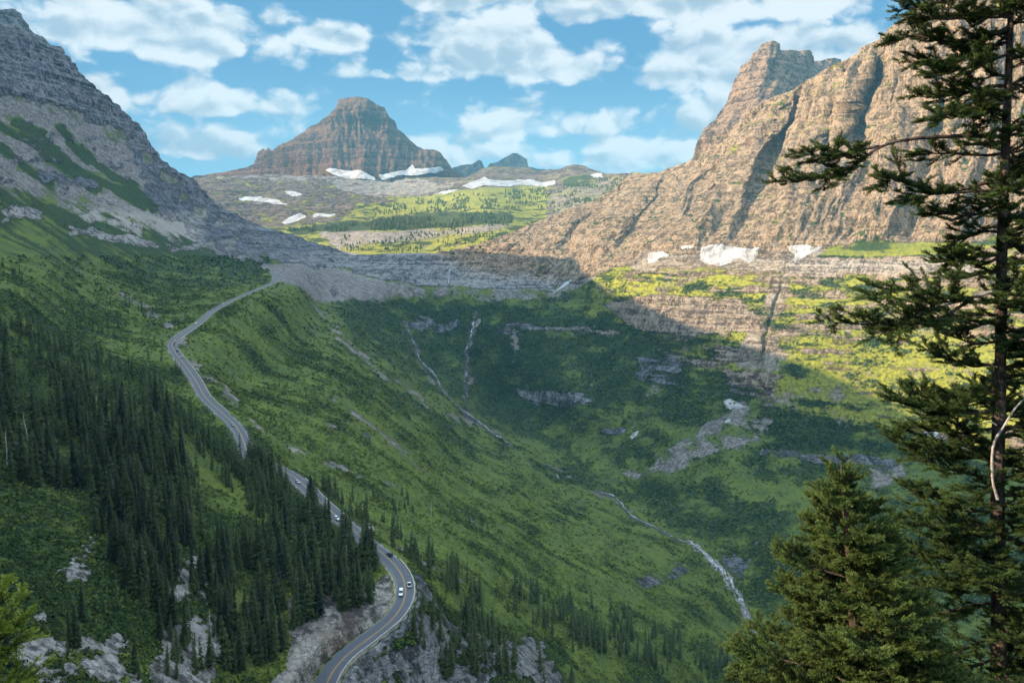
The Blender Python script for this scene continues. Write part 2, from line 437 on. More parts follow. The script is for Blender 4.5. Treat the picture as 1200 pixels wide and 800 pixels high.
# ------------------------------------------------------------------ valley: one continuous surface
ctrl = [(0, 12, 1900), (60, 60, 1950), (150, 140, 2050), (230, 215, 2150), (300, 262, 2250), (360, 285, 2310), (415, 300, 2380),
        (0, 80, 1720), (0, 150, 1480), (0, 240, 1130), (60, 130, 1750), (100, 200, 1680), (150, 262, 1500), (220, 292, 1640), (300, 306, 1800), (0, 300, 900),
        (-100, -10, 1650), (-200, -78, 1248), (-313, -107, 986), (-600, -220, 760), (-1000, -419, 560), (-1400, -594, 450),
        (-200, 100, 950), (-313, 150, 650), (-600, 200, 380), (-1000, 200, 250), (-1400, 200, 180), (-200, 350, 480), (-200, 600, 260), (-400, 800, 130), (-1000, 700, 90), (-1400, 800, 60),
        (100, 318, 1120), (200, 330, 1290), (280, 322, 1480), (200, 365, 1060), (250, 345, 1180), (150, 380, 900), (100, 370, 860), (60, 340, 830),
        (360, 325, 1900), (400, 340, 1960), (450, 345, 2040), (380, 355, 1830), (370, 308, 2080), (430, 325, 2180),
        (0, 345, 640), (0, 420, 500), (0, 500, 410), (0, 650, 285), (0, 830, 195), (200, 500, 480), (100, 450, 520), (100, 560, 400), (150, 440, 600),
        (200, 600, 380), (300, 610, 440), (200, 700, 320), (200, 830, 255), (300, 700, 372), (300, 780, 318), (340, 770, 332), (400, 700, 377), (440, 700, 385), (100, 700, 290), (100, 830, 225),
        (180, 410, 780), (200, 450, 655), (230, 500, 570), (350, 620, 450), (260, 560, 500),
        (500, 692, 425), (520, 680, 450), (495, 740, 385), (560, 760, 392), (455, 790, 352), (520, 800, 365), (600, 780, 410), (640, 830, 400), (440, 840, 340), (560, 710, 470),
        (300, 500, 640), (330, 530, 590), (400, 570, 600), (440, 610, 540), (480, 650, 490), (255, 440, 800), (230, 410, 880), (280, 395, 1010), (320, 360, 1260),
        (500, 600, 690), (600, 650, 740), (700, 700, 790), (800, 745, 840), (860, 770, 880), (640, 740, 560), (760, 800, 640), (850, 830, 800), (700, 790, 560),
        (400, 450, 1000), (500, 500, 1150), (600, 560, 1190), (700, 620, 1150), (450, 520, 850), (550, 600, 850), (750, 655, 1080), (830, 720, 1000), (350, 400, 1190), (300, 420, 960), (350, 460, 850),
        (345, 352, 1400), (400, 393, 1350), (460, 438, 1370), (520, 480, 1430), (575, 515, 1530),
        (385, 350, 1850), (440, 392, 1810), (500, 440, 1800), (560, 488, 1770), (600, 515, 1700), (650, 545, 1620), (740, 590, 1470), (830, 650, 1240), (880, 740, 1060),
        (400, 299, 2370), (440, 297, 2330), (500, 297, 2290), (560, 318, 2230), (640, 322, 2230), (450, 352, 2080), (550, 352, 2110), (620, 350, 2110),
        (550, 400, 2000), (650, 450, 1850), (700, 400, 1950), (700, 500, 1700), (750, 560, 1550), (800, 450, 1700), (800, 520, 1570), (850, 480, 1620), (900, 450, 1620), (900, 550, 1450),
        (900, 620, 1280), (1000, 530, 1470), (1050, 560, 1400), (1000, 650, 1180), (1100, 700, 1050), (950, 750, 1000), (1200, 700, 980), (1200, 830, 830), (1000, 830, 880), (1300, 600, 1100), (1300, 830, 800),
        (850, 300, 1920), (850, 320, 1880), (950, 300, 1830), (770, 300, 2010), (1100, 300, 1700), (850, 400, 1740), (950, 400, 1660), (1100, 400, 1560), (1200, 400, 1480), (1100, 480, 1490), (1200, 300, 1620), (1200, 500, 1350),
        (800, 250, 2150), (900, 250, 2010), (1000, 250, 1900), (1100, 250, 1800), (1200, 250, 1720), (740, 208, 2620), (800, 192, 2560), (843, 163, 2500), (880, 133, 2450), (950, 93, 2350),
        (1030, 47, 2250), (1090, 0, 2200), (1200, -90, 2100), (1000, 160, 2130), (1100, 100, 2060), (1200, 100, 1960), (650, 262, 2450), (700, 282, 2240), (640, 300, 2270), (700, 240, 2520), (580, 290, 2330),
        (1400, -220, 1900), (1700, -350, 1400), (2200, -500, 800), (1400, 100, 1650), (1700, 200, 1150), (2200, 300, 600), (1700, 600, 700), (2200, 800, 300), (1400, 400, 1250)]
depthA = Depth(ctrl)
topA = interp_poly([(-1400, -594), (-1000, -419), (-600, -225), (-313, -109), (-260, -90), (-200, -82), (-150, -40), (-100, -16), (-60, 4), (-20, 10), (0, 12), (14, 11), (22, 15), (30, 28), (42, 38), (50, 42), (60, 52), (72, 55), (80, 68),
                    (95, 88), (112, 106), (125, 116), (142, 130), (160, 146), (172, 165), (188, 186), (200, 197), (225, 210), (245, 232), (262, 246), (280, 256), (310, 266),
                    (330, 272), (350, 278), (370, 285), (400, 294), (425, 299), (470, 297), (510, 297), (560, 287), (600, 273), (650, 252), (700, 235), (740, 208), (770, 203), (800, 192), (820, 178), (843, 163),
                    (862, 148), (880, 133), (910, 113), (950, 93), (987, 73), (1005, 62), (1030, 47), (1050, 30), (1067, 17), (1090, 0), (1130, -40), (1200, -95), (1400, -220), (1700, -350), (2200, -500)])
cols = np.r_[np.arange(-1400, -30, 14.0), np.arange(-28, 1228, 1.12), np.arange(1230, 2200, 14.0)]
NT_ = 760
tt_ = np.linspace(0, 1, NT_)
T = topA(cols)
BOT = 835.0
PX = np.broadcast_to(cols, (NT_, len(cols))).copy()
PY = BOT + tt_[:, None] * (T[None] - BOT)
D0 = depthA(PX, PY)
# carved gullies: the survey line, half width (px), depth (fraction of distance)
gul = [([(1038, 60), (1022, 108), (1008, 140), (998, 178)], 13, 0.045), ([(992, 78), (985, 112), (972, 150), (968, 175)], 9, 0.03),
       ([(945, 100), (925, 150), (905, 185), (888, 225), (866, 268)], 11, 0.035), ([(900, 122), (872, 165), (850, 215), (838, 240)], 9, 0.022),
       ([(1082, 40), (1068, 90), (1058, 140)], 10, 0.025), ([(1120, 10), (1105, 90), (1098, 150)], 10, .02), ([(1160, -20), (1140, 80), (1130, 150)], 10, .02), ([(840, 190), (815, 225), (800, 262)], 8, .018),
       ([(922, 300), (912, 350), (896, 405), (884, 445), (905, 468), (915, 500)], 4, 0.006), ([(790, 200), (762, 240), (735, 280), (716, 300)], 9, 0.018),
       ([(740, 215), (712, 250), (690, 285)], 8, 0.014), ([(700, 245), (672, 275), (655, 300)], 7, 0.012), ([(1020, 180), (1000, 225), (975, 262)], 9, 0.01)]
G = np.zeros_like(PX); wobA = fbm(PX / 30, PY / 30, 3.3 + 0 * PX, 4, 77, gain=.6)
for pts, hw, dp in gul:
    wob = wobA * 9
    d, t = line_dist(PX + wob, PY, pts, hw * 2.2)
    prof = np.clip(1 - d / (hw * (0.7 + 1.3 * t)), 0, 1) * sstep(t, -.05, .25) * (1 - .8 * sstep(t, .7, 1))
    G = np.maximum(G, dp * 1.15 * prof)
D0 = D0 * (1 + G)
V = P(PX, PY, D0)
del G
# ground-cover survey: zones give how likely each cover is; noise in metres decides
nz = fbm(PX / 48, PY / 40, 2.2 + 0 * PX, 6, 11, gain=.6) * 15
nz2 = fbm(PX / 48, PY / 40, 7.7 + 0 * PX, 6, 21, gain=.6) * 13
n_p = fbm(PX / 26, PY / 17, 4.4 + 0 * PX, 5, 23, gain=.62)
QX, QY = PX + nz, PY + nz2 * 0.7
def lay(base, zones):
    R = np.full(PX.shape, float(base))
    for poly, blur, val in zones:
        w_ = zone(QX, QY, poly, blur * 1.5); R += (val - R) * w_
    return R
leftmt = [(-1500, -800), (-1000, -519), (-313, -209), (0, -60), (100, 20), (200, 160), (300, 220), (430, 280), (430, 306), (380, 312), (345, 312), (300, 300), (262, 268), (215, 228), (175, 186), (130, 152), (70, 128), (0, 112), (-400, 40), (-1500, 0)]
talus = [(-300, 0), (0, 112), (70, 128), (130, 152), (175, 186), (215, 228), (262, 268), (300, 300), (280, 306), (210, 282), (150, 262), (60, 235), (0, 222), (-300, 180)]
wall = [(500, 290), (600, 225), (740, 150), (900, 20), (1100, -100), (1400, -400), (2200, -700), (2200, 260), (1200, 276), (1100, 283), (1000, 286), (960, 292), (900, 300), (760, 300), (735, 308), (690, 330), (640, 330), (560, 322), (500, 300)]
lower = [(690, 330), (760, 300), (960, 300), (1250, 280), (1250, 540), (1050, 520), (1000, 500), (900, 470), (820, 430), (740, 385)]
scr1 = [(305, 312), (345, 308), (400, 316), (450, 330), (520, 340), (600, 340), (650, 345), (640, 349), (560, 348), (470, 347), (400, 352), (385, 356), (352, 350), (325, 336)]
rimc = [(395, 294), (510, 298), (570, 316), (650, 322), (650, 342), (600, 338), (520, 338), (450, 330), (400, 318), (340, 305)]
R = lay(0.0, [(leftmt, 8, 1.0), (talus, 14, 0.22), (wall, 5, .96), (lower, 8, .47), (rimc, 3, 1.0), (scr1, 4, 0.1),
              ([(860, 425), (1080, 395), (1250, 400), (1250, 500), (1060, 505), (900, 480)], 10, 0.22),
              ([(700, 326), (780, 318), (800, 345), (730, 350)], 5, .3), ([(920, 302), (1150, 304), (1150, 326), (920, 324)], 3, 1.0), ([(700, 350), (860, 352), (900, 390), (760, 385)], 5, .85),
              ([(580, 372), (730, 380), (730, 402), (580, 396)], 6, .50), ([(460, 368), (540, 370), (535, 396), (470, 392)], 6, .46), ([(600, 450), (690, 458), (700, 484), (610, 474)], 6, .55),
              ([(745, 415), (805, 408), (805, 448), (745, 455)], 7, .48), ([(800, 392), (850, 398), (850, 428), (800, 420)], 6, .5), ([(840, 428), (910, 440), (905, 478), (850, 465)], 4, .65),
              ([(890, 524), (960, 530), (1055, 538), (1055, 554), (960, 545), (890, 534)], 2.5, .66), ([(700, 500), (735, 504), (725, 512), (700, 508)], 3, .6),
              ([(870, 640), (850, 650), (838, 650), (850, 685), (876, 690), (890, 680)], 5, .42), ([(735, 680), (800, 660), (815, 672), (770, 690), (740, 695)], 4, .6),
              ([(335, 700), (400, 690), (455, 690), (470, 700), (470, 730), (400, 765), (370, 800), (330, 830), (310, 820), (345, 745)], 4, 1.0),
              ([(485, 690), (520, 730), (560, 740), (640, 745), (660, 800), (660, 850), (390, 850), (400, 800), (440, 765), (480, 740)], 4, .66),
              ([(78, 636), (116, 632), (112, 665), (96, 690), (70, 682)], 7, .62), ([(182, 735), (258, 705), (262, 850), (165, 850)], 8, .82),
              ([(-20, 735), (60, 745), (170, 740), (165, 850), (-40, 850)], 8, .55), ([(0, 675), (60, 690), (60, 735), (0, 730)], 6, .36), ([(200, 650), (250, 660), (250, 720), (200, 700)], 6, .45),
              ([(0, 243), (50, 246), (60, 262), (0, 262)], 4, .75), ([(80, 264), (150, 275), (235, 288), (235, 296), (150, 286), (80, 275)], 2, .62),
              ([(40, 190), (110, 212), (120, 226), (50, 212)], 4, .6), ([(150, 165), (215, 228), (262, 268), (300, 300), (230, 285), (170, 235)], 10, .62)])
S = lay(0.36, [(leftmt, 8, 0.04), (talus, 8, 0.22), (wall, 5, .22), (lower, 8, .33), (scr1, 4, 0.0), (rimc, 3, .25),
               ([(900, 420), (1080, 400), (1200, 420), (1200, 500), (1050, 512), (900, 460)], 8, 0.2),
               ([(400, 345), (470, 352), (680, 352), (800, 385), (900, 460), (860, 500), (720, 540), (600, 510), (480, 440), (400, 380)], 10, .66),
               ([(640, 500), (760, 480), (860, 510), (1000, 500), (1060, 520), (1060, 620), (960, 640), (700, 560)], 12, .42),
               ([(890, 470), (1050, 512), (1060, 530), (920, 522), (885, 500)], 5, .85), ([(620, 545), (960, 585), (1250, 600), (1250, 700), (900, 720), (860, 660), (760, 600)], 8, .62),
               ([(860, 560), (960, 570), (960, 595), (850, 585)], 6, .2),
               ([(500, 215), (740, 205), (860, 150), (850, 225), (700, 290), (560, 312)], 10, .34), ([(0, 215), (160, 262), (310, 305), (320, 330), (220, 350), (140, 330), (0, 262)], 8, .58),
               ([(60, 262), (130, 268), (240, 290), (240, 300), (130, 285)], 4, .7), ([(200, 280), (310, 300), (315, 318), (240, 310)], 4, .9),
               ([(-1500, 330), (20, 345), (130, 400), (260, 490), (340, 560), (460, 660), (330, 700), (260, 690), (200, 700), (0, 700), (-1500, 900)], 8, .62),
               ([(215, 522), (250, 540), (320, 590), (320, 615), (255, 590), (225, 560)], 6, .12), ([(100, 455), (160, 480), (170, 505), (110, 500)], 6, .15), ([(-300, 545), (60, 550), (110, 580), (100, 625), (0, 620)], 6, .55),
               ([(0, 620), (260, 680), (260, 830), (0, 830)], 8, .75), ([(480, 700), (560, 720), (660, 750), (660, 830), (420, 830)], 8, .8),
               ([(320, 370), (420, 440), (560, 500), (560, 530), (420, 470), (320, 400)], 8, .5), ([(420, 500), (620, 600), (600, 620), (420, 530)], 8, .3)])
C = lay(0.08, [(leftmt, 8, .85), (talus, 14, .9), (scr1, 5, .92), ([(500, 335), (660, 335), (660, 352), (500, 350)], 5, .55), (wall, 5, .42), (lower, 6, .26), ([(640, 328), (655, 300), (680, 300), (720, 306), (700, 322), (670, 336)], 4, 1.0),
               ([(735, 300), (770, 290), (970, 286), (940, 318), (900, 318), (850, 315), (750, 316), (735, 308)], 3, .95),
               ([(30, 215), (110, 232), (180, 262), (170, 272), (110, 262), (60, 240)], 5, .5), ([(872, 470), (905, 490), (880, 520), (800, 548), (745, 562), (725, 556), (790, 522)], 5, .62), ([(770, 430), (790, 430), (740, 520), (725, 520)], 5, .5),
               ([(1020, 550), (1060, 540), (1060, 562), (1025, 572)], 4, .8), ([(860, 420), (925, 300), (930, 300), (905, 470)], 4, .6), ([(900, 620), (860, 640), (900, 700)], 5, .3)])
def streak(F_, pts, hw, amt):
    d, t = line_dist(QX, QY, pts, hw * 2)
    F_ += amt * np.clip(1 - (d / hw) ** 2, 0, 1)
streak(C, [(325, 338), (350, 352), (385, 378), (430, 425), (470, 455), (545, 495)], 8, .46); streak(C, [(440, 560), (520, 590), (600, 640)], 4, .4); streak(C, [(360, 450), (430, 490), (500, 560)], 4, .4)
streak(C, [(215, 415), (240, 455), (262, 480), (290, 505), (345, 550), (400, 600), (470, 655), (490, 690)], 9, .36)
streak(C, [(300, 505), (360, 530), (420, 560)], 6, .45); streak(C, [(540, 680), (500, 660), (470, 640)], 4, .35)
streak(C, [(60, 305), (110, 320), (170, 360), (200, 392)], 6, .38); streak(C, [(270, 440), (340, 470), (420, 515)], 5, .3)
for ln in ([(475, 385), (490, 420), (515, 455), (545, 485), (600, 520)], [(600, 395), (608, 440), (640, 480)], [(640, 545), (705, 578), (740, 600)], [(545, 485), (548, 420), (556, 372)]): streak(C, ln, 5, .4)
for ln, a_ in (([(-10, 140), (40, 168), (110, 222)], .55), ([(55, 168), (100, 205), (165, 240)], .55), ([(0, 175), (30, 195), (60, 215)], .5), ([(70, 150), (110, 190), (180, 242)], .5), ([(22, 142), (48, 158)], .4)): streak(S, ln, 7, a_ * 1.5); streak(C, ln, 8, -.9)
for ln in ([(-10, 200), (40, 212), (90, 236)],): streak(S, ln, 5, .2)
# pattern noise: along the fall line on open slopes, bedded on the cliffs
x_, y_, z_ = V[..., 0], V[..., 1], V[..., 2]
bed = zone(PX, PY, [(560, 340), (640, 100), (1200, -300), (2300, -800), (2300, 700), (1000, 560), (700, 520), (560, 420)], 40)
st = fbm((x_ + .5 * y_) / 120, (y_ - .25 * x_) / 30, z_ / 160, 5, 31, gain=.65)
bd = fbm(x_ / 120, y_ / 120, z_ / 11, 5, 41, gain=.6)
n_s = st * (1 - bed) + bd * bed
n_b = fbm(x_ / 60, y_ / 60, z_ / 40, 5, 51, gain=.6)
bowl = zone(PX, PY, [(420, 340), (700, 340), (900, 470), (1100, 520), (1100, 640), (880, 700), (760, 620), (600, 530), (480, 460)], 40)
n_s = n_s * (1 - bowl) + bowl * (.5 * n_s * bed + .6 * n_b)
S += 0.55 * n_s + .5 * n_b + .35 * n_p
R += np.where(R < .93, .85 * bed * bd + (1 - bed) * .95 * n_p - .2 * n_s, 0)
C += .45 * fbm(x_ / 50, y_ / 50, z_ / 50, 4, 61) - .3 * n_s + .55 * n_p
warmz = lay(0.12, [(wall, 6, 1.0), (lower, 8, .95), ([(640, 380), (900, 440), (1060, 500), (1250, 540), (1250, 420), (760, 330)], 8, .8), ([(330, 690), (480, 690), (470, 740), (330, 840)], 5, .75)]) + .25 * n_b
palez = lay(0.0, [(leftmt, 8, .16), (rimc, 4, .55), ([(920, 302), (1150, 304), (1150, 326), (920, 324)], 4, .7), ([(590, 378), (720, 384), (720, 480), (590, 480)], 6, .35), ([(300, 680), (480, 680), (480, 740), (330, 840)], 5, .75),
                  ([(380, 740), (660, 740), (660, 850), (380, 850)], 5, .3), ([(-100, 600), (280, 600), (280, 850), (-100, 850)], 10, .8), ([(0, 240), (240, 250), (240, 300), (0, 300)], 5, .8), ([(740, 320), (1100, 320), (1100, 480), (800, 440)], 8, .12),
                  ([(200, 395), (230, 395), (420, 590), (500, 690), (470, 700), (350, 570)], 6, .6), ([(320, 335), (560, 500), (545, 505), (320, 350)], 6, .3)]) + .12 * n_b
# relief: ribs and ledges on rock, soft swells on the slopes
rk = sstep(R, .35, .75)
spk = fbm(x_ / 16, y_ / 16, z_ / 11, 4, 97, gain=.65)
ter = fbm(PX / 34, PY / 10, 6.6 + 0 * PX, 4, 98, gain=.55) * zone(PX, PY, lower, 12)
S += 1.0 * ter; R -= .55 * ter
S += zone(PX, PY, wall, 12) * (.75 * spk + .15 * sstep(PY, 120, 260))
R -= zone(PX, PY, wall, 12) * .9 * sstep(.6 * spk + .35 * n_b, .10, .22)
bedw = lay(.35, [(wall, 10, .3), (lower, 10, .95), (rimc, 5, .8), (leftmt, 8, .6)])
Nn = vnormals(blur_rc(V, 4))
nh = Nn.copy(); nh[..., 2] *= .3
sw = -.75 * x_ + .65 * y_ + .22 * z_ + 30 * n_b
ribs = ridged(x_ / 85, y_ / 85, z_ / 330, 5, 71, gain=.5) - .35
sw = PX + np.interp(PX, [600, 900, 1050, 1200], [.95, .42, .22, .1]) * (PY - 200) + 9 * wobA
wr1 = ridged(sw / 66, PY / 420, 0 * PX, 2, 72) - .3
wr2 = ridged(sw / 24, PY / 150, 0 * PX + 5, 3, 73, gain=.5) - .3
wr3 = ridged(sw / 9, PY / 40, 0 * PX + 9, 3, 74, gain=.6) - .3
ribs2 = ridged((x_ + y_) / 26, y_ / 26, z_ / 80, 4, 81) - .3
ledge = fbm(x_ / 400, y_ / 400, z_ / 16, 4, 91, gain=.6)
big = zone(PX, PY, wall, 12)
lm = zone(PX, PY, leftmt, 12)
amp = D0 / 2000.0
disp = rk * (big * ((72 * wr1 + 38 * wr2) * (.22 + .78 * sstep(PY - T[None], 0, 40)) * sstep(PY, 308, 255) + 10 * wr3 + 6 * ribs2 + 5 * ledge) + lm * (13 * ribs + 7 * ribs2 + 16 * ledge) + (1 - big) * (1 - lm) * (7 * ribs * amp + 4.0 * ribs2 * amp + 5 * ledge * amp + 2.6 * np.sqrt(amp) * (ridged(x_ / 9, y_ / 9, z_ / 13, 3, 83) - .3)))
disp += (1 - rk) * (amp * (4 * st * (1 - bowl) + 5 * n_b) + 1.6 * fbm(x_ / 9, y_ / 9, z_ / 9, 3, 95) + sstep(S, .4, .6) * 1.3 * fbm(x_ / 3.2, y_ / 3.2, z_ / 3.2, 2, 96))
rd = np.full(PX.shape, 1e9); rz = np.zeros(PX.shape); rsd = np.zeros(PX.shape)
near_m = (PX > 150) & (PX < 620) & (PY > 290)
ii = np.where(near_m)
pts2 = V[ii][:, :2]
RC = road_c[::2]; RS = rside[::2]
def nearest_road(p2):
    best = np.full(len(p2), 1e9); arg = np.zeros(len(p2), int)
    for i in range(len(RC)):
        q = (p2[:, 0] - RC[i, 0]) ** 2 + (p2[:, 1] - RC[i, 1]) ** 2
        k = q < best; best[k] = q[k]; arg[k] = i
    return np.sqrt(best), arg
dd_, ar_ = nearest_road(pts2)
rd[ii] = dd_
disp *= sstep(rd, 6, 30)
V = V + nh * disp[..., None]
# second pass: bed the road into the slope
dd_, ar_ = nearest_road(V[ii][:, :2])
side_ = ((V[ii][:, :2] - RC[ar_, :2]) * RS[ar_, :2]).sum(1)
RT = rt[::2]; slope_ = (np.gradient(road_c[:, 2]) / (np.hypot(*np.gradient(road_c[:, :2], axis=0).T) + 1e-9))[::2]
along_ = ((V[ii][:, :2] - RC[ar_, :2]) * RT[ar_, :2]).sum(1)
z0 = V[ii][:, 2]; zr = RC[ar_, 2] + slope_[ar_] * along_ - 0.45
w_in = 1 - sstep(dd_, 5.4, 8.5)
w_out = 1 - sstep(dd_, 5.0, np.interp(RC[ar_, 1], [500, 900], [26.0, 85.0]))
w_in = np.where(side_ > 0, np.where(z0 > zr, np.minimum(w_out, 1 - sstep(dd_, 5.0, 26.0)), w_out), np.where(z0 > zr, w_in, w_out))
V[ii[0], ii[1], 2] = z0 + (zr - z0) * w_in
C[ii] = np.where(dd_ < 5.6, np.maximum(C[ii], .8), C[ii])
R[ii] = np.where(dd_ < 6.2, 0, R[ii])
# far side of the skyline falls away; the ground runs back to the viewpoint under the picture
back = []
top = V[-1]
for k in range(1, 9):
    b_ = top.copy(); b_[:, 1] += 45 * k; b_[:, 0] += (b_[:, 0] / np.maximum(b_[:, 1], 1)) * 45 * k; b_[:, 2] -= 12 * k + 5 * k * k
    back.append(b_)
front = []
bot = V[0]
endp = np.stack([np.clip(bot[:, 0] / np.maximum(bot[:, 1], 1), -2, 2) * 4, np.full(len(bot), 3.0), np.full(len(bot), -2.0)], -1)
for f in np.linspace(0, 1, 60)[1:][::-1]:
    f2 = f ** 2.2
    q = bot + (endp - bot) * f2
    q[:, 2] -= 0.05 * np.minimum(q[:, 1], 120) * (1 - f) + fbm(q[:, 0] / 14, q[:, 1] / 14, 0, 3, 8) * 2.0 * sstep(f, 0, .3) * (1 - f)
    front.append(q)
full = np.concatenate([np.array(front), V, np.array(back)])
def pad(A): return np.concatenate([np.repeat(A[:1], len(front), 0), A, np.repeat(A[-1:], len(back), 0)])
cover = np.stack([pad(np.clip(R, 0, 1.2)), pad(np.clip(S, 0, 1)), pad(np.clip(C, 0, 1))], -1)
tint = np.stack([pad(np.clip(warmz, 0, 1)), pad(np.clip(palez, 0, 1)), pad(np.clip(bedw, 0, 1))], -1)
m_land = land_material('land', 1.0)
grid_mesh('terrain', full, m_land, {'cover': cover.reshape(-1, 3), 'tint': tint.reshape(-1, 3)})

def at_ground(px, py):
    """nearest built surface point of the valley to a picture position"""
    j = int(np.clip(np.searchsorted(cols, px), 1, len(cols) - 1))
    if abs(cols[j - 1] - px) < abs(cols[j] - px): j -= 1
    i = int(round(np.clip((py - BOT) / (T[j] - BOT), 0, 1) * (NT_ - 1)))
    return V[i, j], Nn[i, j]
# ------------------------------------------------------------------ land behind: the hanging meadow, the peaks
def relief_sheet(name, ctrl_, top, bottom, x0, x1, dx, nrow, mat, shape, cover_fn, back_step=120, c=18.0, back_fall=.55):
    dep = Depth(ctrl_, c); tp = interp_poly(top)
    cs = np.arange(x0, x1, dx); t = np.linspace(0, 1, nrow)[:, None]
    bt = bottom(cs) if callable(bottom) else bottom
    PXs = np.broadcast_to(cs, (nrow, len(cs))).copy(); PYs = bt + t * (tp(cs)[None] - bt)
    Vs = P(PXs, PYs, dep(PXs, PYs))
    N = vnormals(blur_rc(Vs, 5)); N[..., 2] *= .35
    ds, cov, tn = shape(Vs, PXs, PYs), *cover_fn(Vs, PXs, PYs)
    Vs = Vs + N * ds[..., None]
    bk = []
    for k in range(1, 8):
        b_ = Vs[-1].copy(); r = 1 + back_step * k / b_[:, 1]; b_[:, :2] *= r[:, None]; b_[:, 2] -= back_step * k * back_fall * (0.5 + .12 * k)
        bk.append(b_)
    full_ = np.concatenate([Vs, np.array(bk)])
    pd = lambda A: np.concatenate([A, np.repeat(A[-1:], len(bk), 0)])
    o = grid_mesh(name, full_, mat, {'cover': pd(cov).reshape(-1, 3), 'tint': pd(tn).reshape(-1, 3)})
    return o, (PXs, PYs, Vs, N)

# --- meadow plateau
def shapeB(Vs, a, b):
    x, y, z = Vs[..., 0], Vs[..., 1], Vs[..., 2]
    return 30 * fbm(x / 240, y / 240, z / 60, 5, 101) + 10 * fbm(x / 40, y / 40, z / 20, 4, 111) + 26 * sstep(zone(a, b, [(90, 205), (540, 200), (560, 240), (395, 262), (90, 262)], 10), .2, .9) * (ridged(x / 90, y / 90, z / 160, 4, 113) - .3)
def coverB(Vs, a, b):
    x, y, z = Vs[..., 0], Vs[..., 1], Vs[..., 2]
    n = fbm(x / 150, y / 150, z / 22, 5, 121, gain=.6); n2 = fbm(x / 90, y / 90, z / 30, 5, 131, gain=.6)
    wx, wy = a + 9 * n2, b + 4 * n
    z_ = lambda poly, bl: zone(wx, wy, poly, bl)
    R_ = np.full(a.shape, .12); S_ = np.full(a.shape, .40); C_ = np.full(a.shape, .2)
    for poly, bl, r, s_1, c_ in [
        ([(90, 200), (560, 195), (560, 222), (500, 232), (420, 245), (395, 262), (330, 268), (250, 262), (90, 262)], 5, .62, .30, .45),
        ([(225, 206), (310, 198), (420, 202), (420, 212), (300, 212)], 4, .4, .2, .8),
        ([(385, 212), (460, 210), (540, 215), (500, 228), (440, 232), (400, 224)], 4, .3, .1, .9),
        ([(535, 218), (560, 190), (740, 185), (745, 210), (700, 222), (660, 228), (600, 222)], 3, .6, .12, .62),
        ([(660, 208), (690, 206), (700, 214), (680, 222), (662, 218)], 2, .1, .8, .1),
        ([(640, 225), (780, 195), (840, 170), (830, 215), (740, 250), (640, 255)], 4, .38, .42, .6),
        ([(395, 262), (470, 252), (600, 248), (600, 262), (480, 268), (345, 274), (340, 268)], 2.5, .05, .95, .0),
        ([(370, 272), (470, 272), (600, 262), (560, 290), (400, 296)], 4, .25, .3, .75),
        ([(400, 288), (520, 278), (620, 262), (600, 290), (500, 300), (400, 300)], 4, .1, .42, .3),
        ([(470, 234), (640, 216), (640, 232), (560, 244), (440, 250)], 3, .1, .28, .2)]:
        w_ = z_(poly, bl)
        R_ += (r - R_) * w_; S_ += (s_1 - S_) * w_; C_ += (c_ - C_) * w_
    n3 = fbm(x / 34, y / 34, z / 16, 4, 133, gain=.65)
    S_ += .75 * n + .6 * n3; R_ += .6 * n2 - .2 * n + .3 * n3; C_ += .5 * n2
    warm = np.clip(.75 + .3 * n2 - .5 * zone(a, b, [(100, 190), (420, 190), (400, 270), (100, 270)], 20), 0, 1)
    return np.clip(np.stack([R_, S_, C_], -1), 0, 1.2), np.clip(np.stack([warm, 0 * a + .08, 0 * a + .3], -1), 0, 1)
m_far = land_material('far_land', 2.0, warm_rock=(0.24, 0.165, 0.125), cool_rock=(0.15, 0.115, 0.09), grass_a=(.20, .20, .05), grass_b=(.13, .125, .045), shrub_c=(.022, .040, .014), strata_m=20)
topB = [(60, 222), (150, 216), (225, 208), (300, 206), (400, 206), (520, 208), (545, 209), (556, 203), (562, 198), (572, 195), (590, 195), (608, 196), (622, 197), (628, 201), (640, 200), (655, 199), (664, 195), (672, 193),
        (682, 194), (690, 196), (700, 200), (710, 204), (735, 203), (760, 201), (800, 199), (900, 196)]
plateau, grabB = relief_sheet('meadow_plateau', [(300, 330, 2500), (400, 305, 2480), (500, 305, 2450), (600, 300, 2420), (700, 285, 2500), (800, 260, 2700), (900, 260, 2800), (150, 300, 2900), (450, 288, 2650), (600, 275, 2650), (560, 260, 2900),
                     (700, 245, 2750), (400, 272, 3100), (300, 290, 2800), (600, 250, 3200), (400, 250, 3600), (300, 260, 3500), (600, 226, 4100), (680, 230, 3500), (740, 205, 3100), (800, 199, 3000), (900, 195, 3000), (700, 212, 4200),
                     (250, 232, 4000), (120, 240, 3900), (450, 228, 4400), (225, 209, 4700), (100, 220, 4600), (400, 212, 4750), (520, 212, 4800), (590, 197, 4900), (672, 194, 4800), (640, 212, 4600), (720, 205, 4300)],
                    topB, lambda cs: topA(cs) + 13, 60, 900, 1.1, 230, m_far, shapeB, coverB, back_step=90)

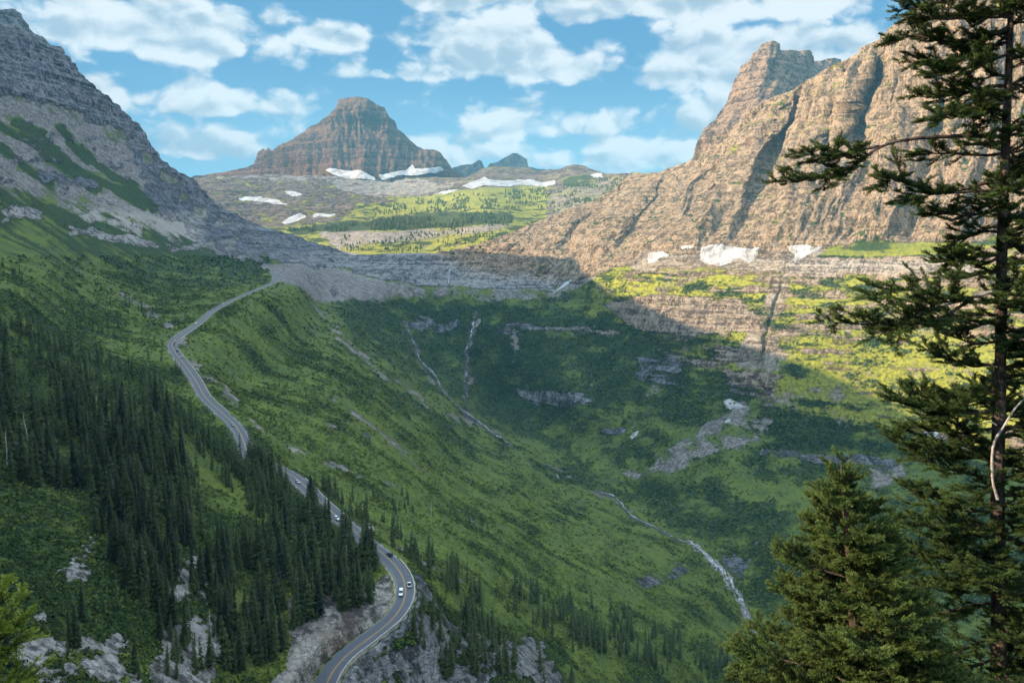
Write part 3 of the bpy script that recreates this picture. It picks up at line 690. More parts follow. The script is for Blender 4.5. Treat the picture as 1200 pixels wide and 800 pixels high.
# --- the great layered peak
def shapeC(Vs, a, b):
    x, y, z = Vs[..., 0], Vs[..., 1], Vs[..., 2]
    u = sstep(b, 222, 200)
    ed = sstep(b - np.interp(a, *np.array(topC).T), 0, 14) * .75 + .25
    q = a * 5.3 + 8 * fbm(a / 20, b / 20, 0 * a, 3, 142)
    return u * ed * (55 * (ridged(q / 150, z / 900, 0 * z, 2, 141) - .3) + 40 * (ridged(q / 40, z / 240, 0 * z + 3, 3, 151) - .3)) + 16 * fbm(x / 1200, y / 1200, z / 46, 3, 161, gain=.6) * 1.6
def coverC(Vs, a, b):
    x, y, z = Vs[..., 0], Vs[..., 1], Vs[..., 2]
    n = fbm(x / 150, y / 150, z / 60, 5, 171)
    low = sstep(b + 8 * n, 190, 215)
    return np.stack([1.1 - .65 * low + .3 * n, .1 + .15 * low + 0 * n, low * .9], -1), np.clip(np.stack([.62 + .3 * n, 0 * a, 0 * a + .9], -1), 0, 1)
m_peak = land_material('peak_rock', 2.6, warm_rock=(0.19, 0.095, 0.052), cool_rock=(0.11, 0.075, 0.055), strata_m=24)
topC = [(215, 212), (228, 207), (262, 203), (292, 196), (298, 192), (304, 178), (309, 174), (312, 177), (315, 173), (319, 177), (326, 171), (338, 167), (350, 159), (362, 150), (372, 144), (382, 137), (390, 131), (396, 124), (399, 117),
        (406, 115), (420, 114), (432, 116), (440, 121), (450, 127), (453, 135), (462, 142), (466, 151), (478, 163), (488, 171), (497, 175), (508, 176), (515, 179), (522, 188), (530, 198), (545, 209), (560, 215)]
peak, grabC = relief_sheet('mountain', [(215, 212, 5750), (300, 195, 5600), (340, 167, 5620), (400, 120, 5560), (430, 114, 5500), (455, 133, 5480), (488, 170, 5420), (515, 180, 5350), (545, 208, 5300), (560, 216, 5300), (440, 118, 5480),
                   (425, 150, 5420), (400, 205, 4950), (440, 203, 4930), (350, 200, 5200), (300, 215, 5350), (500, 205, 5000), (400, 240, 4700), (520, 240, 4800), (250, 240, 5200), (425, 128, 5400), (400, 170, 5250), (470, 180, 5250)],
                  topC, 240, 215, 560, 1.0, 180, m_peak, shapeC, coverC, back_step=150, c=10)
# --- the lit horn on the right
def shapeE(Vs, a, b):
    x, y, z = Vs[..., 0], Vs[..., 1], Vs[..., 2]
    q = (a + .35 * (b - 100)) * 3.4 + 10 * fbm(a / 14, b / 14, 0 * a, 3, 182)
    return 50 * (ridged(q / 110, z / 600, 0 * z, 2, 181) - .35) + 17 * (ridged(q / 32, z / 170, 0 * z, 3, 191) - .3) + 9 * fbm(x / 600, y / 600, z / 26, 4, 201, gain=.6)
def coverE(Vs, a, b):
    x, y, z = Vs[..., 0], Vs[..., 1], Vs[..., 2]
    n = fbm(x / 90, y / 90, z / 30, 5, 211)
    return np.stack([1.0 + .0 * n - .6 * sstep(n, .1, .4) * sstep(b, 90, 160), .06 + 0 * n, .35 + .4 * n], -1), np.clip(np.stack([.9 + .2 * n, 0 * a, 0 * a + .6], -1), 0, 1)
m_horn = land_material('horn_rock', 1.6, warm_rock=(0.36, 0.235, 0.15), cool_rock=(.2, .16, .14), strata_m=18)
topE = [(790, 215), (812, 195), (818, 178), (824, 160), (832, 150), (840, 138), (848, 122), (852, 110), (858, 96), (862, 85), (866, 76), (874, 70), (882, 60), (890, 55), (898, 52), (906, 51), (910, 55), (918, 59), (930, 60), (940, 61), (948, 64), (952, 69),
        (960, 72), (966, 70), (972, 70), (978, 72), (984, 75), (1000, 85)]
horn, grabE = relief_sheet('mountain', [(790, 215, 3200), (818, 178, 3350), (850, 120, 3500), (866, 76, 3600), (905, 51, 3620), (945, 63, 3850), (970, 70, 4050), (1000, 85, 4150), (900, 215, 3050), (1000, 215, 3050), (900, 70, 3500), (880, 90, 3460),
                   (860, 150, 3250), (905, 100, 3420), (925, 90, 3640), (950, 90, 3800), (890, 130, 3250), (830, 170, 3280), (950, 130, 3500)],
                  topE, 215, 790, 1002, 1.0, 170, m_horn, shapeE, coverE, back_step=80, c=8)
# --- two far blue peaks
def shapeD(Vs, a, b):
    x, y, z = Vs[..., 0], Vs[..., 1], Vs[..., 2]
    return 60 * (ridged(x / 260, y / 260, z / 900, 4, 221) - .3)
def coverD(Vs, a, b):
    return np.stack([1.0 + 0 * a, .1 + 0 * a, 0 * a], -1), np.stack([0 * a, 0 * a, 0 * a], -1)
m_dist = land_material('distant_rock', 4.0, cool_rock=(.075, .07, .07))
relief_sheet('mountain', [(520, 220, 6400), (560, 190, 6800), (590, 225, 6500)], [(515, 212), (528, 198), (540, 194), (553, 193), (560, 189), (564, 190), (568, 197), (580, 205)], 225, 515, 582, 1.0, 40, m_dist, shapeD, coverD, back_step=120)
relief_sheet('mountain', [(560, 220, 7000), (600, 182, 7500), (640, 225, 7200)], [(562, 212), (570, 197), (574, 192), (582, 191), (590, 186), (600, 181), (606, 180), (612, 183), (617, 187), (619, 196), (630, 199), (640, 200), (650, 210)], 225, 562, 650, 1.0, 50, m_dist, shapeD, coverD, back_step=120)

# --- the slope and ridge behind the viewpoint (closes the valley; keeps the low sun off it)
ang = np.radians(np.r_[np.arange(58, 303, 1.0)])
rad = np.r_[0.5, np.geomspace(3, 4500, 90)]
A_, R_ = np.meshgrid(ang, rad)
bx = R_ * np.sin(A_); by = R_ * np.cos(A_)
ridge_h = 430 + 40 * np.sin(by / 260)
ridge_h = ridge_h * sstep(by, -4600, -2500) + 0
zz = np.where(bx < 0, -2 + (ridge_h + 2) * np.clip(-bx / 950, 0, 1) ** 1.15 - np.clip(-bx - 950, 0, 3000) * .7, -2 - 430 * (1 - np.exp(-bx / 700)) + np.clip(bx - 1300, 0, 1500) * .8)
zz += 25 * fbm(bx / 160, by / 160, 0 * bx, 4, 231) * sstep(R_, 30, 300)
cv = np.stack([sstep(np.abs(zz), 200, 350) * .8, .5 + 0 * zz, .3 + 0 * zz], -1)
grid_mesh('hillside', np.stack([bx, by, zz], -1), m_land, {'cover': cv.reshape(-1, 3), 'tint': (0 * cv + .2).reshape(-1, 3)}, flip=False)
# --- base sheet to the horizon
gx = np.linspace(-13000, 13000, 25)
gX, gY = np.meshgrid(gx, gx)
grid_mesh('ground', np.stack([gX, gY, 0 * gX - 700], -1), m_dist, {'cover': np.tile([0, .6, .1], (625, 1)), 'tint': np.tile([0, 0, 0], (625, 1))})

# --- the mountain air
def haze_box():
    x0, x1, y0, y1, z0, z1 = -13200, 13200, -13200, 13200, -703, 1080
    Vh = np.array([(x, y, z) for z in (z0, z1) for y in (y0, y1) for x in (x0, x1)], float)
    Fh = np.array([(0, 2, 3, 1), (4, 5, 7, 6), (0, 1, 5, 4), (2, 6, 7, 3), (0, 4, 6, 2), (1, 3, 7, 5)])
    m = bpy.data.materials.new('air'); m.use_nodes = True
    t = NT(m.node_tree); t.n.clear()
    o = t.new('ShaderNodeOutputMaterial'); v = t.new('ShaderNodeVolumePrincipled')
    v.inputs['Color'].default_value = (0.25, 0.66, 0.94, 1); v.inputs['Density'].default_value = 0.000056
    v.inputs['Anisotropy'].default_value = 0.1
    t.link(v.outputs[0], o.inputs['Volume'])
    raw_mesh('haze', Vh, Fh, m, kind='stuff')
haze_box()
# ------------------------------------------------------------------ helpers for things
def plain(name, col, rough=0.8, spec=0.2, metal=0.0, var=0.0, vscale=3.0):
    m, t = new_mat(name)
    t.b.inputs['Roughness'].default_value = rough; t.b.inputs['Specular IOR Level'].default_value = spec; t.b.inputs['Metallic'].default_value = metal
    if var:
        n = t.noise(t.new('ShaderNodeTexCoord').outputs['Object'], vscale, 6, .65)
        t.put(t.mix(t.step(n, .3, .7), tuple(c * (1 - var) for c in col), tuple(min(1, c * (1 + var)) for c in col)), t.b.inputs['Base Color'])
    else: t.b.inputs['Base Color'].default_value = tuple(col) + (1,)
    return m
def empty(name, loc, rz=0.0, label=None, cat=None, group=None):
    o = bpy.data.objects.new(name, None); sc.collection.objects.link(o)
    o.location = loc; o.rotation_euler = (0, 0, rz); o.empty_display_size = .5
    tag(o, label, cat, group); return o
def tag(o, label=None, cat=None, group=None):
    if label: o['label'] = label
    if cat: o['category'] = cat
    if group: o['group'] = group
    return o
class Soup:
    """collects quads / triangles (triangles as degenerate-free separate list)"""
    def __init__(s): s.v = []; s.f = []; s.n = 0
    def add(s, V, Fc):
        V = np.asarray(V, float); s.v.append(V); s.f.append(np.asarray(Fc, int) + s.n); s.n += len(V)
    def box(s, c, size, rz=0):
        c = np.array(c, float); h = np.array(size, float) / 2
        v = np.array([(x, y, z) for z in (-1, 1) for y in (-1, 1) for x in (-1, 1)]) * h
        if rz: v = v @ np.array([[cos(rz), sin(rz), 0], [-sin(rz), cos(rz), 0], [0, 0, 1]])
        s.add(v + c, [(0, 2, 3, 1), (4, 5, 7, 6), (0, 1, 5, 4), (2, 6, 7, 3), (0, 4, 6, 2), (1, 3, 7, 5)])
    def tube(s, pts, rad, k=6):
        pts = np.asarray(pts, float); n = len(pts); rad = np.broadcast_to(rad, (n,))
        tg = np.gradient(pts, axis=0); tg /= np.linalg.norm(tg, axis=1)[:, None] + 1e-9
        ref = np.array([0, 0, 1.]) if abs(tg[:, 2]).mean() < .8 else np.array([1., 0, 0])
        a = np.cross(tg, ref); a /= np.linalg.norm(a, axis=1)[:, None] + 1e-9; b = np.cross(tg, a)
        th = np.linspace(0, 2 * pi, k, endpoint=False)
        V_ = pts[:, None] + rad[:, None, None] * (a[:, None] * np.cos(th)[None, :, None] + b[:, None] * np.sin(th)[None, :, None])
        i = np.arange(n - 1)[:, None] * k; j = np.arange(k)[None]; j2 = (j + 1) % k
        Fq = np.stack([i + j, i + j2, i + k + j2, i + k + j], -1).reshape(-1, 4)
        s.add(V_.reshape(-1, 3), Fq)
    def build(s, name, mat, parent=None, attrs=None, smooth=False, kind=None):
        return raw_mesh(name, np.concatenate(s.v), np.concatenate(s.f), mat, attrs, parent=parent, smooth=smooth, kind=kind)

# ------------------------------------------------------------------ road
m_asph, t = new_mat('asphalt')
tc = t.new('ShaderNodeTexCoord').outputs['Object']
uvn = t.new('ShaderNodeAttribute', attribute_name='across')
off = uvn.outputs['Fac']
wheel = t.step(t.math('ABSOLUTE', t.math('SUBTRACT', t.math('ABSOLUTE', off), 1.9)), 0.5, 1.1)
base_ = t.mix(t.noise(tc, .35, 6, .7), (.10, .108, .125), (.17, .18, .20))
base_ = t.mix(t.math('MULTIPLY', wheel, .35), t.mix(.35, base_, (.05, .055, .07)), base_)
edge = t.step(t.math('ADD', t.math('ABSOLUTE', off), t.math('MULTIPLY', t.noise(tc, .8, 4), .5)), 3.65, 3.95)
t.put(t.mix(edge, base_, (.19, .18, .17)), t.b.inputs['Base Color'])
t.b.inputs['Roughness'].default_value = .75
offs = np.array([-4.0, -3.4, -1.8, 0, 1.8, 3.4, 4.0])
wide = np.interp(road_s, [0, 30, 62, 75], [3.5, 3.2, .6, 0])
far_w = np.interp(road_s, [250, 500], [1, .86])
RV = road_c[:, None] + rside[:, None] * (offs[None, :] * far_w[:, None])[:, :, None]
RV[:, 0] -= rside * wide[:, None]; RV[:, 1] -= rside * wide[:, None] * .6
RV[..., 2] += .02 - .015 * np.abs(offs)[None]
skirtL = RV[:, :1] - rside[:, None] * .8; skirtL[..., 2] -= .6
skirtR = RV[:, -1:] + rside[:, None] * .8; skirtR[..., 2] -= .9
RV = np.concatenate([skirtL, RV, skirtR], 1)
oo = np.r_[-4.6, offs, 4.6]
grid_mesh('road', RV, m_asph, {'across': np.tile(oo, len(RV))}, flip=True)
m_yel = plain('yellow_paint', (.52, .27, .03), .6, var=.2)
ym = Soup()
for o_ in (-.17, .17):
    a_ = road_c + rside * (o_ - .09); b_ = road_c + rside * (o_ + .09)
    Vy = np.stack([a_, b_], 1).reshape(-1, 3) + (0, 0, .028)
    i = np.arange(len(a_) - 1) * 2
    ym.add(Vy, np.stack([i, i + 1, i + 3, i + 2], -1))
ym.build('road_marking', m_yel, kind='structure')

RPX, RPY = proj(road_c)
def road_at(px, py):
    return int(np.argmin((RPX - px) ** 2 + (RPY - py) ** 2))
# stone guard wall: a low parapet along the drop
m_stone, t = new_mat('guard_stone')
tc = t.new('ShaderNodeTexCoord').outputs['Object']
v_ = t.voro(t.scaled(tc, (1, 1, 1.6)), 1.6, out='Color'); hs = t.new('ShaderNodeSeparateColor'); t.link(v_, hs.inputs[0])
t.put(t.mix(hs.outputs[0], (.27, .25, .23), (.50, .46, .41)), t.b.inputs['Base Color'])
t.link(bump(t, t.voro(t.scaled(tc, (1, 1, 1.6)), 1.6), .6, .1), t.b.inputs['Normal'])
def guard_wall(i0, i1, label):
    s = Soup(); g = np.random.RandomState(i0)
    i = i0
    while i < i1 - 3:
        j = min(i + 3, i1)
        pts = road_c[i:j + 1] + rside[i:j + 1] * 4.4
        h = .62 + .14 * ((i // 3) % 2) + g.uniform(-.05, .05)
        a_ = pts - rside[i:j + 1] * .27; b_ = pts + rside[i:j + 1] * .27
        n = len(pts)
        ring = np.stack([a_ + (0, 0, -.8), a_ + (0, 0, h), b_ + (0, 0, h), b_ + (0, 0, -1.6)], 1)
        V_ = ring.reshape(-1, 3); k = np.arange(n - 1) * 4
        f = [np.stack([k + c, k + (c + 1) % 4, k + 4 + (c + 1) % 4, k + 4 + c], -1) for c in range(4)]
        s.add(V_, np.concatenate(f + [np.array([[3, 2, 1, 0]]), np.array([[0, 1, 2, 3]]) + 4 * (n - 1)]))
        i = j
    o = s.build('stone_wall', m_stone)
    tag(o, label, 'wall', 'stone guard walls along the road')
guard_wall(0, road_at(456, 655), 'pale stone guard wall round the outside of the nearest road bend')
guard_wall(road_at(402, 611), road_at(345, 558), 'pale low stone wall beside the middle road stretch half hidden by firs')
guard_wall(road_at(292, 533), road_at(286, 512), 'short pale stone wall on the small bend above the firs')
guard_wall(road_at(262, 485), road_at(211, 405), 'pale stone wall on the outer edge below the sharp far bend')
guard_wall(road_at(220, 386), road_at(314, 334), 'thin pale wall on the last climb to the shoulder')

# ------------------------------------------------------------------ snow, streams: sheets laid on the ground they cover
class Sheet:
    pass
def lay_patch(PXs, PYs, Vs, Ns, mask_val, thick, name, mat, kind=None, label=None, cat=None, group=None, taper=2.5, lift=.25):
    m = mask_val > -1.2
    if m.sum() < 6: print('tiny patch', label); return
    r0, r1 = np.where(m.any(1))[0][[0, -1]]; c0, c1 = np.where(m.any(0))[0][[0, -1]]
    r0 = max(r0 - 1, 0); c0 = max(c0 - 1, 0)
    sl = (slice(r0, r1 + 2), slice(c0, c1 + 2))
    v = Vs[sl]; n = Ns[sl]; mv = mask_val[sl]
    # refine x3 so the outline is clean
    def up(A):
        k = 3; a = A
        for ax in (0, 1):
            L = a.shape[ax]; xi = np.linspace(0, L - 1, (L - 1) * k + 1); i = np.minimum(xi.astype(int), L - 2); f = (xi - i)
            f = f.reshape([-1, 1] + [1] * (a.ndim - 2)) if ax == 0 else f.reshape([1, -1] + [1] * (a.ndim - 2))
            a = np.take(a, i, ax) * (1 - f) + np.take(a, i + 1, ax) * f
        return a
    v, n, mv = up(v), up(n), up(mv)
    v = v + n * (lift + thick * np.clip(mv / taper, -.4, 1))[..., None]
    ok = mv > 0
    f_ok = ok[:-1, :-1] & ok[1:, :-1] & ok[:-1, 1:] & ok[1:, 1:]
    idx = np.arange(v.shape[0] * v.shape[1]).reshape(v.shape[:2])
    q = np.stack([idx[:-1, :-1], idx[:-1, 1:], idx[1:, 1:], idx[1:, :-1]], -1)[f_ok]
    if len(q) == 0: print('empty patch', label); return
    us, inv = np.unique(q, return_inverse=True)
    o = raw_mesh(name, v.reshape(-1, 3)[us], inv.reshape(q.shape), mat, kind=kind, smooth=True)
    return tag(o, label, cat, group)
m_snow, t = new_mat('old_snow')
tc = t.new('ShaderNodeTexCoord').outputs['Object']
t.put(t.mix(t.step(t.noise(tc, .03, 7, .65), .40, .62), (.47, .47, .485), (.27, .25, .24)), t.b.inputs['Base Color'])
t.link(bump(t, t.noise(tc, .08, 6, .65), 1.0, 5), t.b.inputs['Normal'])
t.b.inputs['Roughness'].default_value = .6
NA = vnormals(blur_rc(V, 2))
def snowA(poly, label, thick=1.2):
    wob = 1.1 * fbm(PX / 6, PY / 5, 1.5, 3, 301)
    x0, y0 = np.min(poly, 0) - 6; x1, y1 = np.max(poly, 0) + 6
    mv = np.full(PX.shape, -9.)
    m = (PX > x0) & (PX < x1) & (PY > y0) & (PY < y1)
    mv[m] = sdf_poly(PX[m], PY[m], poly) + (wob[m] if False else 1.0 * fbm(PX[m] / 6, PY[m] / 5, 1.5, 3, 301))
    lay_patch(PX, PY, V, NA, mv, thick, 'snow_patch', m_snow, None, label, 'snow patch', 'snow patches left on the mountains')
snowA([(822, 290), (832, 288), (845, 287), (856, 289), (870, 291), (892, 291), (888, 297), (884, 304), (878, 309), (872, 305), (864, 303), (856, 308), (846, 312), (834, 311), (820, 306)], 'largest bright snow patch on the sunlit bench')
snowA([(924, 290), (934, 288), (946, 287), (954, 290), (966, 289), (958, 294), (946, 299), (938, 304), (931, 309), (931, 298), (925, 295)], 'bright snow patch right of the largest one on the sunlit bench')
snowA([(758, 297), (768, 296), (776, 295), (785, 298), (784, 302), (778, 301), (772, 303), (768, 308), (760, 308)], 'small two lobed snow patch at the left end of the bench')
snowA([(798, 290), (806, 289), (816, 290), (815, 292), (800, 293)], 'narrow snow sliver between two bench snow patches', 2)
snowA([(847, 468), (857, 467), (862, 470), (875, 477), (873, 479), (860, 478), (856, 480), (849, 477)], 'white snow remnant in shade at the foot of the long gully', 2)
snowA([(849, 493), (857, 491), (855, 495), (849, 497)], 'tiny snow scrap just below the gully foot snow', 1.5)
snowA([(738, 512), (742, 506), (749, 504), (747, 509), (740, 516)], 'thin tilted snow scrap low in the shaded scree', 1.5)
snowA([(647, 343), (655, 337), (662, 331), (670, 327), (671, 329), (664, 334), (656, 340), (649, 345)], 'thin diagonal snow streak beside the tan scree cone', 1.5)
snowA([(1078, 509), (1088, 502), (1098, 502), (1100, 509), (1092, 514), (1084, 522), (1080, 517)], 'snow scrap glimpsed through the big fir near its trunk', 1.5)
smC = (grabC[0], grabC[1], blur_rc(grabC[2], 16) + np.array([0, -26., 3.]), grabC[3])
def snow_on(grab, poly, label, thick=2):
    gx, gy, gv, gn = grab
    mv = np.full(gx.shape, -9.); x0, y0 = np.min(poly, 0) - 6; x1, y1 = np.max(poly, 0) + 6
    m = (gx > x0) & (gx < x1) & (gy > y0) & (gy < y1)
    mv[m] = sdf_poly(gx[m], gy[m], poly) + .9 * fbm(gx[m] / 6, gy[m] / 4, 2.5, 3, 303)
    lay_patch(gx, gy, gv, gn, mv, thick, 'snow_patch', m_snow, None, label, 'snow patch', 'snow patches left on the mountains', taper=1.5, lift=1.5)
snow_on(smC, [(385, 202), (396, 200), (410, 201), (425, 203), (440, 209), (441, 213), (430, 212), (415, 211), (404, 209), (392, 207)], 'pinkish snow patch under the left part of the layered peak')
snow_on(smC, [(444, 207), (462, 204), (476, 202), (484, 194), (487, 201), (500, 202), (514, 198), (518, 202), (508, 206), (490, 208), (474, 207), (460, 210), (448, 213)], 'long snow band under the right part of the layered peak')
snow_on(grabB, [(541, 219), (552, 214), (562, 211), (568, 207), (572, 210), (580, 212), (592, 213), (606, 210), (616, 211), (624, 210), (632, 214), (642, 213), (651, 212), (650, 216), (640, 219), (628, 218), (608, 217), (588, 218), (566, 217), (552, 221)], 'large snowfield below the reddish hill by the blue peak')
snow_on(grabB, [(280, 232), (290, 230), (304, 231), (318, 234), (335, 238), (337, 240), (322, 239), (304, 236), (290, 235), (282, 235)], 'thin snow streak left below the layered peak')
snow_on(grabB, [(333, 226), (342, 225), (354, 228), (352, 230), (340, 229)], 'short snow fleck above the thin streak', 3)
snow_on(grabB, [(330, 262), (338, 256), (350, 251), (361, 252), (358, 257), (344, 262), (334, 265)], 'wedge of snow at the left edge of the meadow')
snow_on(grabB, [(366, 252), (374, 250), (382, 252), (394, 251), (393, 254), (384, 256), (374, 255), (368, 257)], 'small snow pair beside the meadow edge wedge', 3)
snow_on(grabB, [(691, 206), (698, 203), (707, 204), (706, 208), (696, 208)], 'square snow fleck under the far skyline hill', 3)
snow_on(grabB, [(508, 227), (518, 225), (526, 224), (536, 223), (535, 225), (522, 228), (510, 229)], 'low snow fleck trail left of the large snowfield', 3)

m_water, t = new_mat('white_water')
tc = t.new('ShaderNodeTexCoord').outputs['Object']
t.put(t.mix(t.step(t.noise(tc, .22, 6, .7), .44, .56), (.12, .125, .13), (.52, .56, .60)), t.b.inputs['Base Color'])
t.b.inputs['Roughness'].default_value = .35
m_bedrock = plain('stream_bed', (.24, .21, .22), var=.45, vscale=.2)
def stream(pts, hw, gap=.0, seed=0, mat=None, name='stream'):
    d, tq = line_dist(PX + 2.2 * wobA * 3, PY, pts, hw + 5)
    mv = np.full(PX.shape, -9.); m = d < hw + 4
    mv[m] = hw * (.7 + .6 * fbm(PX[m] / 9, PY[m] / 7, 3.1, 2, 310 + seed)) - d[m] - gap * np.maximum(0, fbm(PX[m] / 4, PY[m] / 8, .4, 3, 320 + seed) + .05) * 6
    lay_patch(PX, PY, V, NA, mv, .3, name, mat or m_water, 'structure', taper=1.0, lift=.5 if mat else 1.5)
lower_pts = [(810, 636), (822, 646), (838, 660), (850, 672), (858, 685), (866, 698), (872, 712), (876, 726), (882, 742)]
stream(lower_pts, 5.5, .3, 1, m_bedrock, 'stream_bed'); 
stream(lower_pts, 2.6, .6, 2)
m_wet = plain('wet_channel', (.07, .065, .07), .5, var=.5, vscale=.2)
for bed_ in ([(704, 577), (716, 581), (730, 594), (737, 603), (760, 615), (790, 631), (812, 638)], [(472, 378), (486, 405), (492, 420), (508, 440), (516, 455), (530, 472), (544, 486), (560, 494), (578, 508), (598, 522)], [(557, 366), (552, 392), (548, 420), (546, 445), (547, 470), (548, 486)]):
    stream(bed_, 3.0, .25, 11, m_wet, 'stream_bed')
stream([(704, 577), (716, 581), (730, 594), (737, 603)], 1.3, .1, 3)
stream([(737, 603), (760, 615), (790, 631), (812, 638)], 1.0, .2, 4)
stream([(474, 383), (486, 405), (492, 420), (508, 440), (516, 455), (530, 472), (544, 486)], 1.0, .3, 5)
stream([(556, 372), (552, 392), (548, 420), (546, 445), (547, 470), (548, 482)], .8, .3, 6)
stream([(544, 484), (560, 494), (578, 508), (594, 520)], 1.4, .25, 7)
stream([(530, 316), (528, 324), (527, 332)], 1.1, .0, 8)
stream([(648, 548), (654, 562)], 1.0, .2, 9)

# ------------------------------------------------------------------ vehicles
m_glass = plain('car_glass', (.015, .02, .03), .1, .6)
m_tyre = plain('tyre', (.02, .02, .02), .9)
m_rim = plain('rim', (.4, .4, .42), .4, .5, .6)
m_lamp = plain('headlight', (.8, .8, .75), .2, .5)
m_tail = plain('tail_light', (.35, .02, .02), .3, .5)
def paint(c): return plain('paint_' + str(len(bpy.data.materials)), c, .3, .5)
def loft(s, secs):
    """secs: list of (x, halfwidth_bottom, halfwidth_top, z_bottom, z_top) cross-sections; hexagonal sides"""
    R_ = []
    for x, wb, wt, z0_, z1_ in secs:
        zm = z0_ + (z1_ - z0_) * .55
        R_.append([(x, -wb * .94, z0_), (x, wb * .94, z0_), (x, wb, zm), (x, wt, z1_), (x, -wt, z1_), (x, -wb, zm)])
    R_ = np.array(R_, float); n = len(R_)
    k = np.arange(n - 1)[:, None] * 6; j = np.arange(6)[None]; j2 = (j + 1) % 6
    f = np.stack([k + j, k + j2, k + 6 + j2, k + 6 + j], -1).reshape(-1, 4)
    e = (n - 1) * 6
    f = np.vstack([f, [(0, 5, 4, 3)], [(0, 3, 2, 1)], [(e, e + 1, e + 2, e + 3)], [(e, e + 3, e + 4, e + 5)]])
    s.add(R_.reshape(-1, 3), f)
def make_vehicle(kind, mat, name, label, cat):
    t_ = empty(name, (0, 0, 0), 0, label, cat)
    if kind == 'van': L, Wd, H, hood, deck = 5.6, 1.0, 2.15, 4.0, 0
    elif kind == 'suv': L, Wd, H, hood, deck = 4.7, .95, 1.75, 3.2, 0
    elif kind == 'pickup': L, Wd, H, hood, deck = 5.5, .97, 1.85, 3.9, 1.7
    else: L, Wd, H, hood, deck = 4.5, .9, 1.45, 3.2, .7
    hh = 1.0 if kind != 'car' else .88
    s = Soup()
    loft(s, [(0, Wd * .9, Wd * .8, .4, hh * .92), (.15, Wd, Wd * .93, .3, hh), (hood + .1, Wd, Wd * .93, .3, hh), (L - .35, Wd * .97, Wd * .86, .3, hh * .86), (L, Wd * .85, Wd * .7, .42, hh * .68)])
    s.build('body', mat, t_, smooth=False)
    c0_ = deck if deck else .08
    s = Soup()
    loft(s, [(c0_, Wd * .88, Wd * .8, hh - .02, hh + .05), (c0_ + (.55 if kind == 'car' else .25), Wd * .88, Wd * .72, hh - .02, H - .06), (c0_ + .8, Wd * .88, Wd * .72, hh - .02, H - .02), (hood - (.85 if kind != 'van' else .55), Wd * .88, Wd * .72, hh - .02, H - .03), (hood + .1, Wd * .88, Wd * .78, hh - .02, hh + .05)])
    s.build('window', m_glass, t_)
    s = Soup(); x0_ = c0_ + (.5 if kind == 'car' else .2); x1_ = hood - (.8 if kind != 'van' else .5)
    loft(s, [(x0_, Wd * .76, Wd * .66, H - .1, H), (x0_ + .2, Wd * .78, Wd * .68, H - .1, H + .04), (x1_ - .2, Wd * .78, Wd * .68, H - .1, H + .04), (x1_, Wd * .76, Wd * .66, H - .12, H - .02)])
    if kind == 'van': s.box((x0_ + 1.1, 0, (hh + H) / 2), (1.9, Wd * 1.78, (H - hh) * .92))
    s.build('roof', mat, t_)
    if deck:
        s = Soup(); s.box((deck / 2 + .05, 0, hh + .012), (deck - .25, Wd * 1.6, .02)); s.build('cargo_bed', m_tyre, t_)
    for x in (.85, L - .95):
        for sd in (-1, 1):
            s = Soup(); s.tube([(x, sd * (Wd - .2), .34), (x, sd * (Wd + .01), .34)], .34, 12); w_ = s.build('wheel', m_tyre, t_)
            s = Soup(); s.tube([(x, sd * (Wd + .005), .34), (x, sd * (Wd + .03), .34)], [.2, .12], 8); s.build('rim', m_rim, w_)
    for sd in (-1, 1):
        s = Soup(); s.box((L - .06, sd * Wd * .62, hh * .62), (.16, .34, .16)); s.build('headlight', m_lamp, t_)
        s = Soup(); s.box((-.0, sd * Wd * .72, hh * .72), (.1, .2, .22)); s.build('tail_light', m_tail, t_)
    return t_
white, silver, dark, red, blue = paint((.82, .83, .85)), paint((.55, .57, .6)), paint((.03, .03, .035)), paint((.55, .08, .03)), paint((.10, .28, .36))
